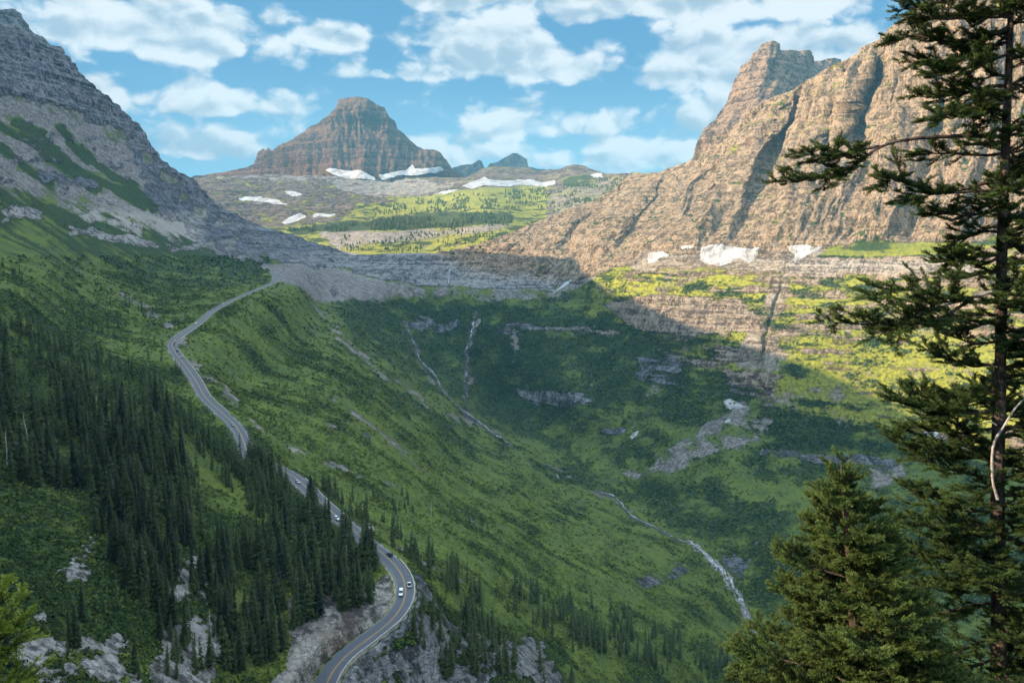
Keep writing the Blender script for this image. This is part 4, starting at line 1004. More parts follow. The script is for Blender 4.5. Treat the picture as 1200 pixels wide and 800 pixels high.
for px, py, away, kd, mt, nm, lb, ct in [
    (466, 694, 0, 'van', white, 'van', 'white van coming down the nearest bend in the inner lane', 'van'),
    (474.5, 688, 1, 'pickup', white, 'pickup_truck', 'white pickup with dark bed beside the van on the nearest bend', 'pickup truck'),
    (452, 655, 1, 'suv', dark, 'car', 'dark car half hidden by firs entering the nearest bend', 'car'),
    (417, 628, 1, 'suv', white, 'car', 'white car glimpsed between firs above the nearest bend', 'car'),
    (393, 612, 0, 'suv', white, 'car', 'white car on the short visible stretch just below the middle one', 'car'),
    (351, 567, 0, 'car', silver, 'car', 'silver car alone on the middle stretch between the firs', 'car'),
    (272, 501, 0, 'car', blue, 'car', 'blue green car above the small bend beside tall firs', 'car'),
    (213, 417, 1, 'suv', white, 'car', 'white car last in the queue just below the sharp far bend', 'car'),
    (208.5, 410, 1, 'car', dark, 'car', 'dark car between white and red cars below the sharp far bend', 'car'),
    (203, 404, 1, 'car', red, 'car', 'orange red car at the tip of the sharp far bend', 'car'),
    (201, 399, 1, 'suv', white, 'car', 'white car leading the red one round the sharp far bend', 'car'),
    (233, 380, 0, 'suv', white, 'car', 'white car alone halfway between sharp bend and the pair above', 'car'),
    (259, 361, 0, 'car', blue, 'car', 'bluish car just below a white car on the upper climb', 'car'),
    (264, 357, 0, 'suv', white, 'car', 'white car just above a bluish car on the upper climb', 'car'),
    (281, 348, 1, 'car', silver, 'car', 'silver car between the pair and the top of the climb', 'car'),
    (305, 338, 1, 'car', white, 'car', 'white car farthest up just before the road rounds the shoulder', 'car')]:
    k = road_at(px, py); tq = rt[k] if away else -rt[k]
    yaw = atan2(tq[1], tq[0])
    loc = road_c[k] + rside[k] * (1.95 if away else -1.95)
    o = make_vehicle(kd, mt, nm, lb, ct)
    c_, s__ = cos(yaw), sin(yaw)
    o.location = (loc[0] - c_ * 2.3, loc[1] - s__ * 2.3, loc[2] + .0); o.rotation_euler = (0, 0, yaw)
    o['group'] = 'vehicles on the mountain road'

# ------------------------------------------------------------------ conifers of the slope
def needle_mat(name, dark_, light_, vary=.5, attr=None):
    m, t = new_mat(name)
    oi = t.new('ShaderNodeObjectInfo').outputs['Random']
    tc = t.new('ShaderNodeTexCoord').outputs['Object']
    f = t.noise(tc, 1.6, 3, .6)
    v = t.math('ADD', t.math('MULTIPLY', oi, vary), t.math('MULTIPLY', f, 1 - vary))
    if attr:
        a = t.new('ShaderNodeAttribute', attribute_name=attr)
        v = t.math('ADD', t.math('MULTIPLY', a.outputs['Fac'], .75), t.math('MULTIPLY', f, .25))
    t.put(t.mix(t.step(v, .2, .8), dark_, light_), t.b.inputs['Base Color'])
    t.b.inputs['Roughness'].default_value = .65
    return m
m_fir = needle_mat('fir_needles', (.013, .022, .010), (.058, .082, .026))
m_bark = plain('bark', (.10, .075, .06), .95, var=.4, vscale=6)
m_dead = plain('dead_wood', (.42, .40, .37), .9, var=.25, vscale=3)
def crown_mesh(name, H, rad, tiers, per, seed, fan=3):
    g = np.random.RandomState(seed); VV = []; FF = []; n = 0
    gaps = g.uniform(0, 1, tiers) < .06
    lean = g.uniform(-.25, .25, 2) * rad
    ph = g.uniform(0, 9)
    for i in range(tiers):
        t = (i + g.uniform(0, .6)) / tiers
        z = H * (.05 + .93 * t)
        r = rad * (1 - t) ** .8 * (.62 + .38 * min(1, t * 7)) * (1 + .22 * sin(i * 1.3 + ph)) + .10
        if gaps[i]: r *= .45
        for k in range(per if t < .85 else max(3, per - 3)):
            a = g.uniform(0, 2 * pi); L = r * g.uniform(.6, 1.25)
            dr = g.uniform(.22, .55) * L
            wd = (.30 + .26 * L) * g.uniform(.7, 1.2)
            ca, sa = cos(a), sin(a)
            c = np.array([lean[0] * t, lean[1] * t, z])
            for q in range(fan):
                aw = (q - (fan - 1) / 2) * .55 + g.uniform(-.15, .15)
                cb, sb = cos(a + aw), sin(a + aw); Lq = L * (1 - .22 * abs(q - (fan - 1) / 2)) * g.uniform(.85, 1.1)
                mid = c + np.array([cb * Lq * .55, sb * Lq * .55, -dr * .35 + g.uniform(0, .12)])
                tip = c + np.array([cb * Lq, sb * Lq, -dr + .22 * L * g.uniform(0, 1)])
                sd = np.array([-sb, cb, g.uniform(-.4, .4)]) * wd * .42
                VV += [c + (0, 0, .10), mid + sd, tip, mid - sd - (0, 0, .1)]
                FF.append((n, n + 1, n + 2, n + 3)); n += 4
    # leader
    return np.array(VV), np.array(FF)
rng = np.random.RandomState(3)
variants = []
for k in range(9):
    H = 15.0; rad = [1.9, 2.2, 1.6, 2.5, 1.8, 2.1, 1.5, 2.3, 2.0][k]
    cV, cF = crown_mesh('crown', H, rad, 40, 9, 40 + k)
    co = raw_mesh('crown', cV, cF, m_fir)
    s = Soup(); s.tube([(0, 0, -1.5), (0, 0, 2), (.05, 0, H * .6), (0, 0, H)], [.26, .22, .12, .02], 6)
    to_ = s.build('trunk', m_bark)
    variants.append((co, to_)); 
lowV = [crown_mesh('c', 15.0, r_, 24, 7, 90 + k, fan=2) for k, r_ in enumerate([2.3, 2.0, 2.6, 2.2])]
# where they stand: (zone, count, height range, label)
gt = random.Random(7)
vis_road = [(px, py) for px, py in zip(RPX, RPY)]
def on_clear(px, py, h_px):
    """keeps the stretches of road the photo shows free of crowns"""
    for a, b, c, d in [(432, 486, 655, 800), (366, 450, 735, 830), (478, 487, 660, 720), (196, 246, 392, 478), (264, 291, 498, 530), (342, 366, 557, 574), (386, 402, 604, 618), (205, 320, 330, 398)]:
        if a < px + 3 and px - 3 < b and py - h_px < d and py > c:
            k = np.argmin(np.abs(RPY - np.clip(py - h_px / 2, c, d)) + 3 * np.abs(RPX - px) * 0)
            m = (RPX > px - 6) & (RPX < px + 6) & (RPY > py - h_px - 1) & (RPY < py + 2) & (RPY > c - 2) & (RPY < d + 2)
            if m.any(): return True
    return False
forests = [
    ([(-30, 372), (60, 392), (130, 425), (200, 468), (250, 508), (262, 540), (215, 530), (210, 600), (160, 640), (110, 590), (60, 575), (-30, 560)], 560, (15, 23), 'dense_left'),
    ([(90, 470), (150, 480), (212, 535), (235, 560), (250, 700), (200, 720), (150, 700), (110, 620)], 200, (15, 23), 'dense_mid'),
    ([(262, 540), (292, 552), (300, 575), (330, 590), (372, 625), (420, 660), (450, 695), (440, 712), (400, 718), (345, 745), (310, 790), (262, 790), (250, 720), (255, 640), (300, 640), (315, 620), (260, 575)], 380, (14, 22), 'dense_bend'),
    ([(280, 545), (345, 570), (400, 615), (450, 672), (448, 690), (400, 650), (330, 600), (280, 565)], 130, (12, 19), 'dense_road'),
    ([(0, 700), (250, 700), (260, 800), (0, 800)], 46, (8, 14), 'cliff'),
    ([(120, 600), (250, 640), (250, 800), (180, 760)], 50, (12, 18), 'dense_mid'),
    ([(380, 575), (440, 592), (500, 650), (560, 690), (640, 712), (640, 725), (540, 708), (470, 662), (400, 610)], 90, (13, 19), 'band'),
    ([(600, 692), (700, 715), (790, 745), (865, 775), (865, 800), (780, 792), (690, 758), (600, 722)], 200, (14, 24), 'band'),
    ([(400, 560), (440, 572), (600, 618), (590, 632), (520, 618), (430, 598)], 36, (9, 15), 'band'),
    ([(540, 720), (600, 730), (610, 790), (560, 800), (535, 770)], 55, (13, 19), 'cliffband'),
    ([(475, 730), (530, 740), (540, 800), (490, 800)], 30, (10, 15), 'cliffband'),
    ([(640, 740), (780, 790), (760, 830), (640, 820), (615, 780)], 24, (11, 18), 'band'),
    ([(230, 500), (330, 590), (320, 605), (240, 545)], 7, (12, 17), 'lone'),
    ([(120, 335), (230, 372), (228, 392), (130, 365)], 40, (9, 14), 'upper'), ([(0, 300), (60, 315), (80, 335), (0, 325)], 22, (8, 13), 'upper'),
    ([(0, 225), (60, 245), (150, 262), (300, 308), (180, 300), (60, 262), (0, 248)], 60, (7, 11), 'upper'),
    ([(100, 360), (190, 398), (215, 440), (150, 410), (90, 380)], 16, (9, 14), 'upper'), ([(188, 418), (216, 440), (216, 450), (190, 432)], 10, (10, 14), 'upper'),
    ([(860, 430), (1040, 520), (1060, 525), (900, 560), (700, 560), (640, 590), (800, 560)], 0, (7, 11), 'floor')]
labels = {'dense_left': 'dark fir in the dense forest at the left above the bushy green patch', 'dense_mid': 'dark fir in the forest strip between the bushy patch and the bright clearing',
          'dense_bend': 'dark fir in the dense stand left of the nearest road bend', 'dense_road': 'dark fir in the row hiding the middle road stretch',
          'cliff': 'small fir clinging among pale rocks in the lower left corner',
          'band': 'narrow dark fir in the tree band crossing the green slope below the road',
          'cliffband': 'dark fir on the rocky brow just right of the nearest road bend',
          'lone': 'lone dark fir in the bright green clearing within the forest',
          'upper': 'small dark fir scattered on the open green slope above the road', 'floor': ''}
groups = {'dense_left': 'firs of the left forest', 'dense_mid': 'firs of the middle forest strip', 'dense_bend': 'firs beside the nearest bend', 'dense_road': 'firs along the road edge', 'cliff': 'firs among the pale rocks', 'band': 'firs of the band below the road', 'cliffband': 'firs on the rocky brow',
          'lone': 'lone firs in the clearing', 'upper': 'firs on the slope above the road', 'floor': ''}
spots = []
occ = {}
for poly, cnt, (h0, h1), kd in forests:
    pa = np.array(poly, float); made = 0; tries = 0
    while made < cnt and tries < cnt * 40:
        tries += 1
        px = gt.uniform(pa[:, 0].min(), pa[:, 0].max()); py = gt.uniform(pa[:, 1].min(), min(820, pa[:, 1].max()))
        if sdf_poly(np.array([px]), np.array([py]), poly)[0] < 0: continue
        if float(perlin(px / 22, py / 16, 5.5, 9)) < -.07: continue
        p, n_ = at_ground(px, py)
        h = gt.uniform(h0, h1) * (gt.uniform(.35, .8) if gt.random() < .42 else gt.uniform(.95, 1.15))
        hp = h * 1000 / p[1]
        dr_, _ = nearest_road(p[None, :2])
        if dr_[0] < 8.5 or on_clear(px, py, hp): continue
        key = (int(px / 3), int(py / 3))
        if key in occ: continue
        occ[key] = 1
        spots.append((hp, p, h, kd)); made += 1
nearV = V[(D0 < 700) & (PX > 150) & (PX < 620)][::3]
for k0, k1, cnt in [(road_at(455, 656), road_at(402, 611), 62), (road_at(388, 600), road_at(364, 577), 34), (road_at(343, 556), road_at(292, 533), 50)]:
    for _ in range(cnt):
        k = gt.randint(min(k0, k1), max(k0, k1)); p = road_c[k] - rside[k] * gt.uniform(6.3, 17)
        q = nearV[np.argmin((nearV[:, 0] - p[0]) ** 2 + (nearV[:, 1] - p[1]) ** 2)]
        p = np.array([p[0], p[1], q[2]]); h = gt.uniform(15, 24)
        if nearest_road(p[None, :2])[0][0] < 5.8: continue
        spots.append((h * 1000 / p[1], p, h, 'dense_road'))
def hides_car(p, h):
    cx, cy = proj(p); top_y = cy - h * 1000 / p[1]
    return any(abs(cx - a) < w_ and cy > b - 2 and top_y < b + 4 for a, b, w_ in [(351, 567, 8), (393, 612, 8), (272, 501, 7), (417, 628, 4), (452, 655, 4), (286, 520, 5)])
spots = [q for q in spots if not hides_car(q[1], q[2])]
print('row', sum(q[3] == 'dense_road' for q in spots))
spots.sort(key=lambda q: -q[0])
first = {}
def place_tree(p, h, kd, k):
    co, to_ = variants[k]
    lab = labels[kd]; p = np.array(p)
    if kd.startswith('dense'):
        lab = ('tall ' if h > 16.5 else 'short ') + lab
    e = empty('fir_tree', (p[0], p[1], p[2] - .3), gt.uniform(0, 6.28), lab, 'fir tree', groups[kd])
    e.scale = (h / 15 * gt.uniform(.75, 1.3),) * 2 + (h / 15,)
    e.rotation_euler[0] = gt.gauss(0, .03); e.rotation_euler[1] = gt.gauss(0, .03)
    for src in (co, to_):
        c = src.copy(); sc.collection.objects.link(c); c.parent = e
    return e
NI = 285
for hp, p, h, kd in spots[:NI]:
    place_tree(p, h, kd, gt.randrange(9))
for co, to_ in variants:
    bpy.data.objects.remove(co); bpy.data.objects.remove(to_)
s = Soup()
for hp, p, h, kd in spots[NI:]:
    cV, cF = lowV[gt.randrange(4)]
    a = gt.uniform(0, 6.28); r = np.array([[cos(a), -sin(a), 0], [sin(a), cos(a), 0], [0, 0, 1]])
    s.add((cV @ r.T) * (h / 15) + p, cF)
fo = s.build('forest', m_fir, kind='stuff')
# distant stunted firs on the meadow
def at_grab(grab, px, py):
    gx, gy, gv, gn_ = grab
    j = int(np.clip(round((px - gx[0, 0]) / 1.1), 0, gx.shape[1] - 1)); i = int(np.argmin(np.abs(gy[:, j] - py)))
    return gv[i, j]
s = Soup(); made = 0
th6 = np.linspace(0, 2 * pi, 6, endpoint=False)
conF = np.array([(i, (i + 1) % 6, 6, 6) for i in range(6)])
for poly, cnt, (h0, h1) in [([(395, 264), (470, 254), (600, 250), (600, 262), (480, 270), (345, 275), (335, 270)], 1500, (9, 17)), ([(400, 276), (600, 256), (600, 290), (480, 296), (400, 294)], 420, (6, 12)),
                          ([(430, 236), (640, 220), (700, 210), (780, 210), (700, 240), (560, 248), (440, 252)], 900, (9, 16)), ([(640, 250), (740, 210), (840, 180), (820, 200), (700, 245)], 160, (7, 12)), ([(560, 285), (640, 255), (640, 262), (570, 296)], 120, (7, 11))]:
    pa = np.array(poly, float); k = 0; tr_ = 0
    while k < cnt and tr_ < 30 * cnt:
        tr_ += 1
        px = gt.uniform(pa[:, 0].min(), pa[:, 0].max()); py = gt.uniform(pa[:, 1].min(), pa[:, 1].max())
        if sdf_poly(np.array([px]), np.array([py]), poly)[0] < 0 or float(perlin(px / 18, py / 5, 8.5, 19)) < (-.12 if cnt == 1500 else .06): continue
        p = at_grab(grabB, px, py); h = gt.uniform(h0, h1); r = h * gt.uniform(.2, .34)
        V6 = np.stack([r * np.cos(th6), r * np.sin(th6), 0 * th6 - 1], -1) * np.array([1, 1, 1.]); V6 = V6 * np.random.RandomState(k).uniform(.7, 1.25, (6, 1))
        V6[:, 2] = gt.uniform(-1, 1); s.add(np.vstack([V6, [[0, 0, h]]]) + p, conF[:, :3].copy()); k += 1
sf = np.concatenate(s.f); raw_mesh('distant_forest', np.concatenate(s.v), sf, m_fir, kind='stuff')
# low bushes covering the near slope
def scatter_shrubs():
    g = np.random.RandomState(12)
    n = 520000
    rr = g.randint(0, NT_ - 1, n); cc = g.randint(np.searchsorted(cols, -25), np.searchsorted(cols, 1226), n)
    p = V[rr, cc]; sv = S[rr, cc]; rv_ = R[rr, cc]; cv_ = C[rr, cc]; d = D0[rr, cc]
    ok = (d < 2150) & (rv_ < .5) & (cv_ < .5) & (PY[rr, cc] > 300) & (g.rand(n) < np.clip((sv - .12) * 1.3, .02, 1)) & (g.rand(n) < np.clip((d / 620) ** 1.6, .12, 1) * np.where(d > 1250, .45, 1))
    near_, _ = nearest_road(p[:, :2]); ok &= (near_ > 8) | (p[:, 0] > 500)
    p = p[ok]; n = len(p); print('shrubs', n)
    p = p + g.uniform(-.6, .6, (n, 3)) * (1, 1, 0)
    sz = g.uniform(.7, 1.7, n) * np.clip(D0[rr, cc][ok] / 600, .8, 2.6)
    q = 7
    a = g.uniform(0, 2 * pi, (n, q)); e_ = g.uniform(.15, 1.3, (n, q))
    c = np.stack([np.cos(a) * np.cos(e_), np.sin(a) * np.cos(e_), np.sin(e_) * .8], -1) * sz[:, None, None] * .75
    nrm = c / np.linalg.norm(c, axis=-1, keepdims=True)
    t1 = np.cross(nrm, g.normal(size=(n, q, 3))); t1 /= np.linalg.norm(t1, axis=-1, keepdims=True) + 1e-9; t2 = np.cross(nrm, t1)
    wv_ = sz[:, None, None] * .5 * g.uniform(.7, 1.2, (n, q, 1))
    ctr = p[:, None] + c
    Q4 = np.stack([ctr + t1 * wv_, ctr + t2 * wv_ * .8, ctr - t1 * wv_, ctr - t2 * wv_ * .8], 2).reshape(-1, 3)
    dark_ = np.repeat(np.clip(sv[ok] + g.uniform(-.35, .35, n), 0, 1), q * 4)
    m, t = new_mat('bush_leaves')
    a_ = t.new('ShaderNodeAttribute', attribute_name='age')
    t.put(t.mix(t.step(a_.outputs['Fac'], .2, .9), (.125, .155, .028), (.026, .050, .014)), t.b.inputs['Base Color'])
    raw_mesh('shrubbery', Q4, np.arange(len(Q4)).reshape(-1, 4), m, {'age': dark_}, kind='stuff')
scatter_shrubs()
# dead snags
def snag(px, py, h, lean, label, lying=False):
    p, _ = at_ground(px, py); g = random.Random(int(px)); s = Soup()
    top_ = np.array([lean * h, 0, h * (.35 if lying else 1)])
    pts = [np.array([0, 0, -1.]), top_ * .35 + (.1, 0, 0), top_ * .7 + (-.15 if not lying else .3, 0, .3), top_]
    s.tube(pts, [.3, .24, .17, .05], 6)
    t_ = empty('dead_tree', p, 0, label, 'dead tree'); s.build('trunk', m_dead, t_)
    for k in range(7):
        s = Soup(); f = g.uniform(.3, .95); b0 = top_ * f; a = g.uniform(0, 6.28); l = g.uniform(.7, 1.9)
        s.tube([b0, b0 + (cos(a) * l * .6, sin(a) * l * .6, g.uniform(-.2, .4)), b0 + (cos(a) * l, sin(a) * l, g.uniform(-.2, 1.0))], [.07, .05, .02], 4); s.build('branch', m_dead, t_)
snag(8, 545, 17, .03, 'white bare dead trunk at the left edge of the forest')
snag(34, 520, 15, -.12, 'crooked white dead tree beside the left edge one')
snag(406, 670, 14, .05, 'pale crooked dead tree among firs left of the nearest bend')
snag(428, 712, 14, 1.0, 'pale dead trunk leaning over the rock cut by the bend', True)
snag(60, 672, 6, .9, 'bleached leaning dead trunk by the pale rock outcrop', True)
snag(175, 755, 6, -1.0, 'bleached fallen trunk above the big pale cliff', True)
snag(245, 740, 9, .1, 'thin grey dead trunk on the edge of the big pale cliff')
snag(505, 605, 13, .03, 'thin white dead trunk in the band of firs below the road')
# ------------------------------------------------------------------ the big firs beside the viewpoint
gn = np.random.RandomState(17)
def bez(pts, n):
    q = catmull(np.asarray(pts, float), 1e9) if False else None
    p = np.asarray(pts, float); t = np.linspace(0, len(p) - 1, n); i = np.minimum(t.astype(int), len(p) - 2); f = (t - i)[:, None]
    pp = np.vstack([2 * p[0] - p[1], p, 2 * p[-1] - p[-2]])
    a, b, c, d = pp[i], pp[i + 1], pp[i + 2], pp[i + 3]
    return 0.5 * (2 * b + (c - a) * f + (2 * a - 5 * b + 4 * c - d) * f ** 2 + (-a + 3 * b - 3 * c + d) * f ** 3)
def shoot_template(nn, seed, L=1.0, nl=.42, wd=.062):
    g = np.random.RandomState(seed); VV = []; k = 0
    for i in range(nn):
        t = (i + g.uniform(0, .8)) / nn
        a = g.uniform(-.35, pi + .35) if g.rand() < .8 else g.uniform(0, 2 * pi)      # needles sweep upwards
        b = np.array([L * t, 0, 0]); fw = .35 + .5 * t
        dr = np.array([fw, cos(a), sin(a)]); dr /= np.linalg.norm(dr)
        l = nl * g.uniform(.75, 1.15) * (1 - .25 * t)
        sd = np.cross(dr, [sin(a), .3, -cos(a)]); sd /= np.linalg.norm(sd) + 1e-9
        tip = b + dr * l
        VV += [b + sd * wd * .7, b - sd * wd * .7, tip - sd * wd * .45, tip + sd * wd * .45]
    return np.array(VV)
TEMPL = [shoot_template(22, 60 + k) for k in range(6)]
def shoots_mesh(origins, dirs, lens, age, name, mat, parent):
    n = len(origins)
    o = np.array(origins); d = np.array(dirs); d /= np.linalg.norm(d, axis=1)[:, None]
    L = np.array(lens); age = np.array(age)
    side = np.cross([0, 0, 1.], d); side /= np.linalg.norm(side, axis=1)[:, None] + 1e-9
    up = np.cross(d, side)
    th = gn.normal(0, .35, n)[:, None]
    s2 = side * np.cos(th) + up * np.sin(th); u2 = np.cross(d, s2)
    VV = []; AA = []
    for k in range(6):
        m = np.arange(n) % 6 == k
        T_ = TEMPL[k]
        v = o[m][:, None] + (T_[None, :, 0:1] * d[m][:, None] + T_[None, :, 1:2] * s2[m][:, None] + T_[None, :, 2:3] * u2[m][:, None]) * L[m][:, None, None]
        VV.append(v.reshape(-1, 3)); AA.append(np.repeat(age[m], len(T_)))
    VV = np.concatenate(VV); AA = np.concatenate(AA)
    return raw_mesh(name, VV, np.arange(len(VV)).reshape(-1, 4), mat, {'age': AA}, parent=parent)
def fir_branch(tree, pts, r0, start=.15, spread=.42, dens=1.0, shoot=.075, twig_gap=.042, mat=None, bark=None, seed=0, bare=False, young=.5, flat=.35):
    """one limb with its side twigs, and its needles as its foliage"""
    g = np.random.RandomState(seed + 1000)
    p0 = np.array(pts, float)
    Lb = np.linalg.norm(np.diff(p0, axis=0), axis=1).sum()
    n = max(8, int(Lb / .06)); c = bez(p0, n)
    c[:, 2] += np.cumsum(g.normal(0, .004, n)); c[:, 1] += np.cumsum(g.normal(0, .005, n))
    w_ = Soup(); tt = np.linspace(0, 1, n)
    w_.tube(c, r0 * (1 - tt) ** .8 + .004, 6)
    tg = np.gradient(c, axis=0); tg /= np.linalg.norm(tg, axis=1)[:, None]
    O, D_, LN, AG = [], [], [], []
    def twig(b, d, L, lvl):
        m = max(3, int(L / .05)); q = [b]; dd = d / np.linalg.norm(d)
        for _ in range(m):
            dd = dd + g.normal(0, .10, 3) + (0, 0, .025); dd /= np.linalg.norm(dd)
            q.append(q[-1] + dd * L / m)
        q = np.array(q)
        w_.tube(q[::2] if m > 5 else q, np.linspace(.006, .0025, len(q[::2] if m > 5 else q)), 3)
        for i in range(1 if lvl else 0, len(q)):
            f = i / (len(q) - 1)
            tdir = q[i] - q[i - 1] if i else q[1] - q[0]
            tdir = tdir / np.linalg.norm(tdir)
            sdv = np.cross(tdir, [0, 0, 1.]); sdv /= np.linalg.norm(sdv) + 1e-9
            O.append(q[i]); D_.append(tdir + g.normal(0, .12, 3)); LN.append(shoot * g.uniform(.8, 1.2)); AG.append(f * young + g.uniform(0, .4))
            for sg in (-1, 1):
                if g.rand() < .9 * dens:
                    dv = tdir * .75 + sg * sdv * .75 + np.array([0, 0, g.uniform(-.15, .4)])
                    O.append(q[i]); D_.append(dv); LN.append(shoot * g.uniform(.7, 1.15)); AG.append(f * young + g.uniform(.1, .55))
            if lvl == 0 and i > 0 and g.rand() < .42 * dens and L > .22:
                sg = 1 if g.rand() < .5 else -1
                twig(q[i], tdir * .8 + sg * sdv * .7 + np.array([0, 0, .12]), L * .45 * (1 - f * .5), 1)
    step_ = max(1, int(twig_gap / (Lb / n)))
    for i in range(int(start * n), n, step_):
        f = i / n; fs = (f - start) / (1 - start)
        L = spread * (.45 + .9 * min(1, fs * 3)) * (1 - fs) ** .65 * g.uniform(.55, 1.2) + .10
        sdv = np.cross(tg[i], [0, 0, 1.]); sdv /= np.linalg.norm(sdv) + 1e-9
        sg = 1 if (i // step_) % 2 else -1
        d = tg[i] * g.uniform(.5, .9) + sg * sdv * g.uniform(.5, 1.0) + np.array([0, 0, g.normal(.12, flat)])
        twig(c[i], d, L, 0)
    O.append(c[-1]); D_.append(tg[-1]); LN.append(shoot * 1.3); AG.append(.9)
    # dead twiglets on the bare inner part
    nb = int(start * Lb / .13)
    for k in range(nb):
        i = int(g.uniform(.08, max(.1, start)) * n); a = g.uniform(0, 6.28); l = g.uniform(.08, .38)
        sdv = np.array([g.normal(-.3, .4), g.normal(0, .5), g.normal(-.15, .7)]); sdv /= np.linalg.norm(sdv)
        e1 = c[i] + sdv * l * .6; w_.tube([c[i], e1, e1 + (g.normal(0, .08), g.normal(0, .08), g.normal(-.02, .1))], [.007, .005, .002], 3)
    br = w_.build('branch', bark, tree)
    shoots_mesh(O, D_, LN, AG, 'foliage', mat, br)
    return len(O)
m_near = needle_mat('near_needles', (.010, .021, .009), (.052, .086, .024), attr='age')
m_near2 = needle_mat('young_needles', (.012, .024, .008), (.066, .100, .026), attr='age')
m_near3 = needle_mat('lit_needles', (.055, .085, .012), (.22, .27, .035), attr='age')  # yellow-green tips; the stronger light on them is put into the needle colour
m_bark_n, t = new_mat('near_bark')
tc = t.new('ShaderNodeTexCoord').outputs['Object']
bn = t.noise(t.scaled(tc, (1, 1, .35)), 16, 7, .7)
t.put(t.mix(t.step(bn, .35, .68), (.035, .022, .02), (.15, .115, .105)), t.b.inputs['Base Color'])
t.link(bump(t, bn, .9, .03), t.b.inputs['Normal'])
m_grey, t = new_mat('silver_bark')
tc = t.new('ShaderNodeTexCoord').outputs['Object']
t.put(t.mix(t.step(t.noise(tc, 12, 5, .7), .4, .7), (.22, .20, .20), (.5, .48, .47)), t.b.inputs['Base Color'])
# tall fir
Y1 = 14.0
tp_ = [(1168, 900), (1170, 790), (1170, 680), (1169, 560), (1172, 440), (1174, 300), (1178, 180), (1183, 60), (1187, -60), (1190, -180)]
tw = P([a for a, b in tp_], [b for a, b in tp_], Y1)
tw = np.vstack([tw[0] - (0, 0, 4.6), tw[0] - (0, 0, 1.5), tw])
big = empty('fir_tree', tw[0], 0, 'tall open fir with a reddish trunk at the right edge, close to the viewer', 'fir tree')
def rel(p, o_): return np.asarray(p) - np.array(o_.location)
s = Soup(); s.tube(rel(bez(tw, 70), big), np.interp(np.linspace(0, 1, 70), [0, .3, .7, 1], [.18, .125, .072, .02]) * (1 + .04 * gn.normal(size=70)), 12)
s.build('trunk', m_bark_n, big, smooth=True)
def trunk_x(py): return np.interp(py, [b for a, b in tp_][::-1], [a for a, b in tp_][::-1])
limbs = [([(1186, -20), (1150, -5), (1110, 0), (1075, 8), (1052, 13)], .3, .15, .34, .5), ([(1185, 30), (1150, 45), (1110, 50), (1075, 42), (1036, 52)], .4, .12, .40, -.4), ([(1184, 20), (1140, 20), (1105, 22), (1068, 14)], -.4, .2, .34, .3),
         ([(1184, 62), (1150, 76), (1120, 82), (1085, 84)], -.3, .15, .38, .1), ([(1183, 40), (1150, 62), (1110, 72), (1062, 74)], .6, .2, .34, 0),
         ([(1181, 98), (1140, 108), (1110, 113), (1072, 114)], .2, .12, .32, 0), ([(1180, 120), (1150, 128), (1120, 132), (1090, 139)], -.5, .2, .3, 0),
         ([(1179, 160), (1110, 161), (1060, 164), (1030, 172), (1004, 190), (960, 209), (900, 217)], -.5, .60, .32, 0), ([(1030, 172), (1004, 176), (975, 182), (932, 178)], -.45, .25, .30, 0),
         ([(1177, 180), (1140, 182), (1100, 180), (1068, 183)], .5, .3, .26, 0), ([(1177, 205), (1130, 220), (1090, 222), (1045, 208), (1036, 212)], .2, .42, .40, 0), ([(1176, 222), (1130, 226), (1090, 230), (1052, 240)], -.4, .35, .34, 0),
         ([(1176, 245), (1140, 252), (1110, 250), (1082, 254)], .4, .2, .30, 0), ([(1175, 272), (1150, 272), (1125, 286), (1116, 312)], .1, .2, .26, 0), ([(1174, 300), (1150, 310), (1130, 302), (1116, 296)], -.4, .2, .22, 0),
         ([(1215, 330), (1170, 340), (1140, 350), (1085, 366), (1030, 380), (960, 381)], -.9, .42, .42, 0), ([(1150, 348), (1110, 350), (1060, 340), (1014, 350)], -.9, .2, .36, 0), ([(1140, 350), (1100, 376), (1062, 384), (1015, 402)], -.8, .3, .28, 0),
         ([(1172, 400), (1140, 402), (1110, 392)], .4, .15, .28, 0), ([(1172, 425), (1140, 428), (1110, 420), (1084, 412)], 0, .15, .34, 0), ([(1171, 455), (1130, 468), (1100, 470), (1070, 462)], .3, .1, .40, 0),
         ([(1171, 478), (1130, 486), (1080, 480), (1034, 466)], -.3, .15, .44, 0), ([(1170, 500), (1130, 505), (1095, 503), (1052, 502)], .5, .1, .42, 0),
         ([(1170, 560), (1120, 552), (1080, 534), (1038, 506)], -.2, .2, .40, 0), ([(1170, 545), (1140, 535), (1110, 530), (1085, 520)], .5, .1, .40, 0), ([(1169, 600), (1130, 598), (1095, 592), (1062, 572)], .3, .1, .44, 0), ([(1169, 612), (1130, 622), (1090, 618), (1050, 612)], -.5, .12, .46, 0),
         ([(1170, 650), (1120, 655), (1080, 650), (1045, 648)], .2, .1, .48, 0), ([(1170, 672), (1120, 682), (1090, 684), (1060, 690)], -.5, .15, .48, 0), ([(1170, 705), (1130, 712), (1095, 720), (1068, 734)], .1, .12, .46, 0),
         ([(1170, 742), (1130, 760), (1100, 770), (1075, 780)], -.4, .15, .44, 0), ([(1170, 770), (1130, 784), (1095, 800), (1060, 812)], .3, .12, .44, 0)]
tot = 0
for k, (pl, yo, st_, sp, _) in enumerate(limbs):
    pl = [(a, b) for a, b in pl]
    f = np.linspace(0, 1, len(pl))
    w0 = P([a for a, b in pl], [b for a, b in pl], Y1 + yo * f + (0 if k not in (8, 16, 17) else yo * .5))
    greyb = k in (15,)
    tot += fir_branch(big, rel(w0, big), .034 if len(pl) > 4 else .024, st_, sp * 1.2, mat=m_near, bark=m_grey if greyb else m_bark_n, seed=k, shoot=.082)
